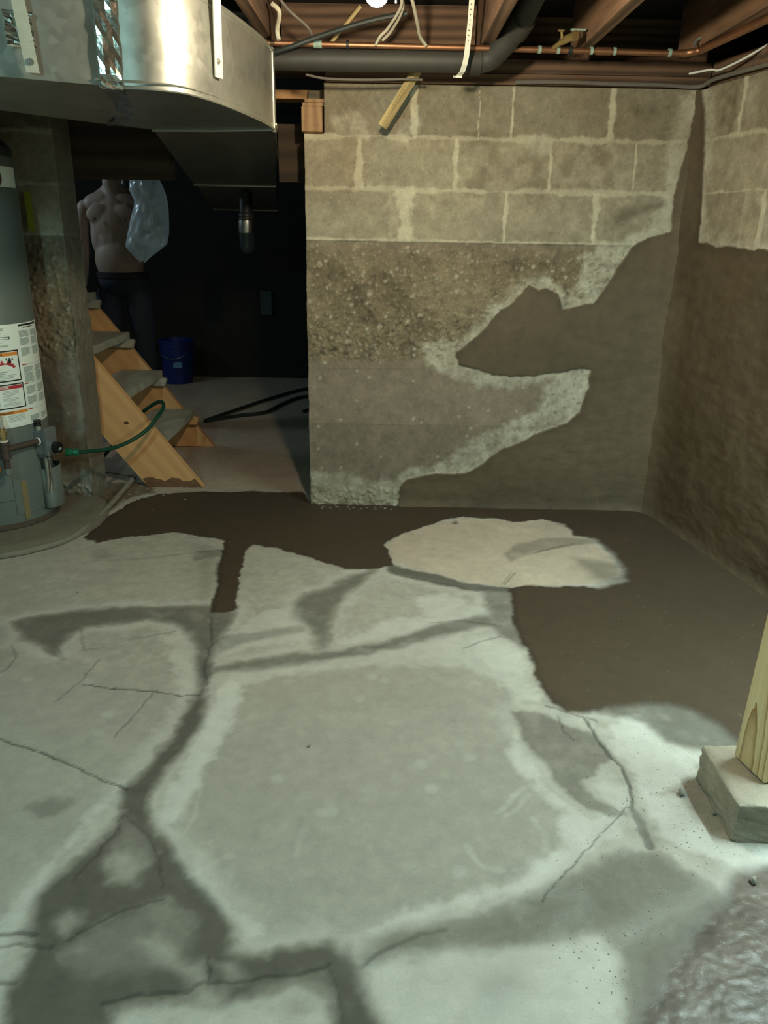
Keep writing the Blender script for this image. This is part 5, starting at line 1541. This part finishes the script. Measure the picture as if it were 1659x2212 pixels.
for pts, lb in (([(-1.24, 5.26, .012), (-1.07, 5.66, .012), (-.87, 6.1, .012), (-.66, 6.45, .012), (-.4, 6.6, .012)], 'dark hose on the back room floor, the farther of the two'),
                ([(-1.24, 5.24, .012), (-1.05, 5.42, .012), (-.87, 5.55, .012), (-.78, 5.85, .012), (-.64, 6.13, .012), (-.3, 6.2, .012)], 'dark hose on the back room floor, the nearer of the two'),
                ([(-.60, 5.6, .012), (-.5, 5.75, .012), (-.3, 5.85, .012)], 'short piece of dark hose at the foot of the dark wall edge')):
    bm = nb(); tube(bm, pts, .013, n=10)
    tag(obj('floor_hose', bm, M['rubber'], smooth=True), lb, 'hose', 'dark hoses in the back room')
bm = nb(); bx(bm, -1.10, -1.0, 6.96, 6.998, .55, .75)
o = obj('wall_box', bm, M['dark_metal'], bevel=.004)
tag(o, 'dark box fixed low on the far wall of the back room', 'electrical box')
bm = nb(); tube(bm, [(-1.60, 5.9, 1.95), (-1.80, 5.9, 1.56)], .014, n=12, curve=False)
bm.free()
rd = empty('vertical_rod', (-1.80, 5.7, 1.5))
tag(rd, 'thin pale rod with a small foot hanging beside the shirtless person', 'rod')
bm = nb(); cyl(bm, (-1.795, 5.7, 1.49), (-1.82, 5.7, 2.12), .011, n=12)
obj('rod', bm, M['strap_white'], rd, True)
bm = nb(); box(bm, (-1.775, 5.7, 1.485), (.075, .02, .012))
obj('rod_foot', bm, M['strap_white'], rd, False, .002)
# ------------------------------------------------------------------ person in the back room
def skin_mesh(verts, edges, radii, sub=1, root=0):
    me = bpy.data.meshes.new('sk'); me.from_pydata([Vector(v) for v in verts], edges, [])
    o = bpy.data.objects.new('sk', me); COL.objects.link(o)
    md = o.modifiers.new('s', 'SKIN'); md.use_smooth_shade = True
    md.branch_smoothing = .6
    for i, r in enumerate(radii):
        sv = me.skin_vertices[0].data[i]
        sv.radius = (r, r) if not isinstance(r, tuple) else r
        sv.use_root = (i == root)
    if sub:
        sd = o.modifiers.new('d', 'SUBSURF'); sd.levels = sub; sd.render_levels = sub
    dg = bpy.context.evaluated_depsgraph_get()
    out = bpy.data.meshes.new_from_object(o.evaluated_get(dg))
    bpy.data.objects.remove(o)
    return out


def ellip(c, r, rot=None, n=24):
    bm = bmesh.new()
    m4 = Matrix.Translation(c)
    if rot is not None: m4 = m4 @ rot
    bmesh.ops.create_uvsphere(bm, u_segments=n, v_segments=n // 2 + 2, radius=1, matrix=m4 @ Matrix.Diagonal((*r, 1)))
    me = bpy.data.meshes.new('e'); bm.to_mesh(me); bm.free()
    return me


def fuse(name, meshes, voxel, mat, parent, smooth_it=6):
    bm = bmesh.new()
    for me in meshes: bm.from_mesh(me)
    me = bpy.data.meshes.new(name); bm.to_mesh(me); bm.free()
    o = bpy.data.objects.new(name, me); COL.objects.link(o)
    r = o.modifiers.new('r', 'REMESH'); r.mode = 'VOXEL'; r.voxel_size = voxel
    if smooth_it:
        s = o.modifiers.new('s', 'SMOOTH'); s.iterations = smooth_it; s.factor = .5
    dg = bpy.context.evaluated_depsgraph_get()
    out = bpy.data.meshes.new_from_object(o.evaluated_get(dg))
    bpy.data.objects.remove(o)
    out.materials.clear(); out.name = name
    return link(name, out, mat, parent, True)


def hand_mesh(wrist, fdir, palm_n, thumb_side, curl=.5, grip=0.):
    """palm, four separate bent fingers of unequal length and a thumb off the side"""
    f = Vector(fdir).normalized(); n = Vector(palm_n); n = (n - f * n.dot(f)).normalized()
    s = f.cross(n).normalized() * thumb_side
    w_ = Vector(wrist)
    V = [w_, w_ + f * .035, w_ + f * .075]
    E = [(0, 1), (1, 2)]
    RD = [(.022, .017), (.036, .015), (.038, .014)]
    out = [skin_mesh(V, E, RD)]
    out.append(ellip(w_ + f * .055, (.012, .012, .012)))
    bm = bmesh.new()
    pm = Matrix((( s.x, n.x, f.x, 0), (s.y, n.y, f.y, 0), (s.z, n.z, f.z, 0), (0, 0, 0, 1)))
    out.append(ellip(w_ + f * .052, (.040, .014, .046), pm)); bm.free()
    for k, (off, L) in enumerate(((.030, .070), (.010, .078), (-.010, .073), (-.029, .058))):
        p = w_ + f * .085 + s * off; d = f.copy(); pts = [w_ + f * .06 + s * off * .9, p]
        for j, fr in enumerate((.42, .32, .26)):
            ang = curl * (.55 + .45 * j)
            d = (d * math.cos(ang) + n * math.sin(ang)).normalized()
            pts.append(pts[-1] + d * L * fr)
        out.append(skin_mesh(pts, [(i, i + 1) for i in range(len(pts) - 1)], [.0095, .0095, .0088, .0082, .0070]))
    base = w_ + f * .025 + s * .030
    d = (s * .75 + f * .6 + n * .25).normalized()
    p1 = base + d * .030; d2 = (f * .85 + s * .1 + n * .5).normalized(); p2 = p1 + d2 * .030; p3 = p2 + (f * .6 + n * .8).normalized() * .024
    out.append(skin_mesh([w_ + f * .02 + s * .01, base, p1, p2, p3], [(0, 1), (1, 2), (2, 3), (3, 4)], [.014, .013, .011, .010, .008]))
    return out


PX, PY = -1.675, 5.10
def P(x, y, z): return Vector((PX + x, PY + y, z))
person = empty('person', (PX, PY, 0))
tag(person, 'shirtless person in dark jeans standing behind the stairs holding a clear plastic bag', 'person')
parts = []
# trunk, neck
parts.append(skin_mesh([P(.01, .01, .90), P(.01, 0, .99), P(.005, .0, 1.08), P(0, .0, 1.19), P(0, .01, 1.30), P(0, .02, 1.385), P(0, .02, 1.44), P(-.005, .01, 1.50), P(-.01, -.01, 1.56)],
             [(i, i + 1) for i in range(8)],
             [(.100, .085), (.130, .100), (.150, .108), (.152, .105), (.160, .110), (.135, .095), (.075, .065), (.056, .056), (.054, .058)], sub=2))
for sx_ in (-1, 1):
    parts.append(ellip(P(sx_ * .075, -.062, 1.325), (.080, .024, .060)))          # chest
    parts.append(skin_mesh([P(0, .015, 1.40), P(sx_ * .07, .015, 1.40), P(sx_ * .13, .012, 1.385), P(sx_ * .180, .01, 1.37)], [(0, 1), (1, 2), (2, 3)], [.075, .072, .064, .054], sub=2))
    parts.append(skin_mesh([P(0, .02, 1.50), P(sx_ * .05, .025, 1.455), P(sx_ * .12, .02, 1.415)], [(0, 1), (1, 2)], [.045, .04, .035], sub=2))
    parts.append(ellip(P(sx_ * .085, .01, 1.20), (.075, .085, .15)))
parts.append(ellip(P(.01, -.020, 1.06), (.150, .098, .16)))
parts.append(ellip(P(.01, .005, .96), (.155, .105, .09)))
parts.append(ellip(P(0, .0, 1.26), (.155, .098, .16)))                        # belly
# right arm hangs (image left), left arm bent with the hand raised
rw = P(-.205, -.10, .895)
parts.append(skin_mesh([P(-.150, .01, 1.395), P(-.190, .01, 1.36), P(-.208, .01, 1.26), P(-.212, .005, 1.13), P(-.212, -.03, 1.03), rw], [(i, i + 1) for i in range(5)],
             [.05, .052, .046, .038, .037, .024], sub=2))
parts += hand_mesh(rw, (.12, -.25, -1), (1, .15, 0), 1, curl=.62)
lw = P(.245, -.20, 1.50)
parts.append(skin_mesh([P(.150, .01, 1.395), P(.190, .01, 1.36), P(.222, -.01, 1.25), P(.235, -.04, 1.14), P(.240, -.12, 1.28), lw], [(i, i + 1) for i in range(5)],
             [.05, .052, .045, .039, .036, .024], sub=2))
parts += hand_mesh(lw, (.05, -.15, 1), (0, -1, -.1), -1, curl=.95)
# head
HD = P(-.015, -.03, 1.665)
parts.append(ellip(HD + Vector((0, .012, .022)), (.076, .094, .090)))
parts.append(ellip(HD + Vector((0, -.022, -.048)), (.058, .066, .060)))
parts.append(ellip(HD + Vector((0, -.062, -.088)), (.026, .022, .018)))           # chin
parts.append(skin_mesh([HD + Vector((0, -.085, .018)), HD + Vector((0, -.098, -.012)), HD + Vector((0, -.104, -.028))], [(0, 1), (1, 2)], [.008, .011, .014]))
for sx_ in (-1, 1):
    parts.append(ellip(HD + Vector((sx_ * .078, .008, -.008)), (.008, .018, .030)))  # ear
    parts.append(ellip(HD + Vector((sx_ * .032, -.076, .024)), (.022, .010, .006)))  # brow
    parts.append(ellip(HD + Vector((sx_ * .036, -.066, -.022)), (.022, .016, .018))) # cheek
parts.append(ellip(HD + Vector((0, -.088, -.056)), (.024, .008, .006))); parts.append(ellip(HD + Vector((0, -.086, -.066)), (.020, .009, .006)))
fuse('body', parts, .0050, M['skin'], person, 14)
for sx_ in (-1, 1):
    me = ellip(P(sx_ * .092, -.103, 1.30), (.011, .004, .010)); o = link('nipple', me, M['skin_dark'], person, True)
    me = ellip(HD + Vector((sx_ * .031, -.080, .004)), (.013, .009, .008)); o = link('eye', me, simple('eye_white', (.7, .7, .66), .3) if sx_ < 0 else bpy.data.materials['eye_white'], person, True)
    me = ellip(HD + Vector((sx_ * .031, -.0875, .004)), (.005, .003, .005)); link('pupil', me, M['black_gloss'], person, True)
hm = [ellip(HD + Vector((0, .022, .036)), (.083, .098, .088)), ellip(HD + Vector((0, .055, -.02)), (.072, .060, .07))]
ho = fuse('hair', hm, .006, M['hair'], person, 3)
bm = bmesh.new(); bm.from_mesh(ho.data)
off = ho.matrix_parent_inverse.inverted() if False else None
dele = [v for v in bm.verts if v.co.y < HD.y - .035 and v.co.z < HD.z + .062]
bmesh.ops.delete(bm, geom=dele, context='VERTS'); bm.to_mesh(ho.data); bm.free()
# jeans
jp = [ellip(P(.01, .005, .93), (.168, .118, .095))]
for hx, kx, ax in ((-.082, -.10, -.105), (.100, .125, .14)):
    jp.append(skin_mesh([P(hx, .005, .92), P(hx * 1.05, .0, .78), P(kx, -.01, .50), P(kx, .012, .34), P(ax, .02, .085)], [(i, i + 1) for i in range(4)],
                        [.088, .090, .066, .063, .062], sub=2))
fuse('jeans', jp, .008, M['denim'], person, 4)
bm = nb(); lathe(bm, [(.150, .955), (.163, .958), (.164, .990), (.152, .995)], c=(0, 0, 0), n=48, M4=Matrix.Translation((PX + .01, PY + .003, 0)) @ Matrix.Diagonal((1.0, .71, 1, 1)))
obj('waistband', bm, M['belt'], person, True)
for sx_, x in ((-1, -.105), (1, .14)):
    sp = [ellip(P(x, -.06, .045), (.045, .13, .042)), ellip(P(x, .03, .07), (.043, .06, .055))]
    so = fuse('shoe', sp, .006, M['black_gloss'], person, 3)
    me = so.data
    for v in me.vertices: v.co.z = max(v.co.z, .004)
# tool in the hanging hand
tl = empty('hand_tool', P(-.17, -.15, .83))
tag(tl, 'small shiny metal tool held in the lowered hand of the person', 'tool')
bm = nb(); tube(bm, [P(-.205, -.15, .845), P(-.165, -.165, .83), P(-.12, -.18, .81)], .008, n=10)
obj('tool_handle', bm, M['steel'], tl, True)
bm = nb(); lathe(bm, [(.008, -.006), (.017, -.006), (.017, .006), (.008, .006), (.008, -.006)], n=18, M4=Matrix.Translation(P(-.105, -.186, .803)) @ Matrix.Rotation(R(60), 4, 'Y'))
obj('tool_head', bm, M['steel'], tl, True)

# clear plastic bag hanging from the raised hand
bag = nb()
prof = [(1.66, 1.432, 1.408), (1.60, 1.465, 1.38), (1.55, 1.484, 1.335), (1.51, 1.488, 1.320), (1.47, 1.495, 1.300), (1.44, 1.484, 1.290), (1.41, 1.470, 1.283), (1.38, 1.474, 1.280),
        (1.34, 1.490, 1.278), (1.28, 1.510, 1.280), (1.22, 1.528, 1.285), (1.16, 1.545, 1.300), (1.135, 1.530, 1.330), (1.11, 1.505, 1.37), (1.085, 1.485, 1.41), (1.070, 1.465, 1.43)]
ns = 40; rings = []
rr = random.Random(2)
YB = 4.845
zz = np.linspace(0, 1, 60)
pz = np.array([p[0] for p in prof])[::-1]; pl = np.array([-p[1] for p in prof])[::-1]; pr = np.array([-p[2] for p in prof])[::-1]
for z in np.linspace(1.66, 1.068, 60):
    xl = np.interp(z, pz, pl); xr = np.interp(z, pz, pr)
    cxx = (xl + xr) / 2; rx = (xr - xl) / 2; ry = min(.085, rx * .62) * (1 if z < 1.5 else .8)
    ring_ = []
    for i in range(ns):
        a = 2 * math.pi * i / ns
        f = 1 + .10 * math.sin(5 * a + z * 23) + .07 * math.sin(9 * a - z * 41) + .05 * math.sin(14 * a + z * 12)
        ring_.append(bag.verts.new((cxx + rx * math.cos(a), YB + ry * f * math.sin(a), z + .008 * math.sin(3 * a + 1))))
    rings.append(ring_)
for i in range(len(rings) - 1):
    for j in range(ns):
        bag.faces.new((rings[i][j], rings[i][(j + 1) % ns], rings[i + 1][(j + 1) % ns], rings[i + 1][j]))
bag.faces.new(rings[-1])
m, nt, b = new_mat('clear_plastic_film')
N = nt.nodes; L = nt.links
tr = N.new('ShaderNodeBsdfTransparent'); tl_ = N.new('ShaderNodeBsdfTranslucent'); gl = N.new('ShaderNodeBsdfDiffuse'); gs = N.new('ShaderNodeBsdfGlossy')
tl_.inputs[0].default_value = (.85, .93, .96, 1); gl.inputs[0].default_value = (.85, .93, .96, 1); gs.inputs['Roughness'].default_value = .25
mx1 = N.new('ShaderNodeMixShader'); mx1.inputs[0].default_value = .5
mx2 = N.new('ShaderNodeMixShader'); mx2.inputs[0].default_value = .12
mx3 = N.new('ShaderNodeMixShader'); mx3.inputs[0].default_value = .66
L.new(tl_.outputs[0], mx1.inputs[1]); L.new(gl.outputs[0], mx1.inputs[2]); L.new(mx1.outputs[0], mx2.inputs[1]); L.new(gs.outputs[0], mx2.inputs[2])
L.new(tr.outputs[0], mx3.inputs[1]); L.new(mx2.outputs[0], mx3.inputs[2])
L.new(mx3.outputs[0], N['Material Output'].inputs[0])
bo = obj('plastic_bag', bag, m, None, True)
tag(bo, 'crumpled clear plastic bag held up in the raised hand of the person', 'plastic bag')
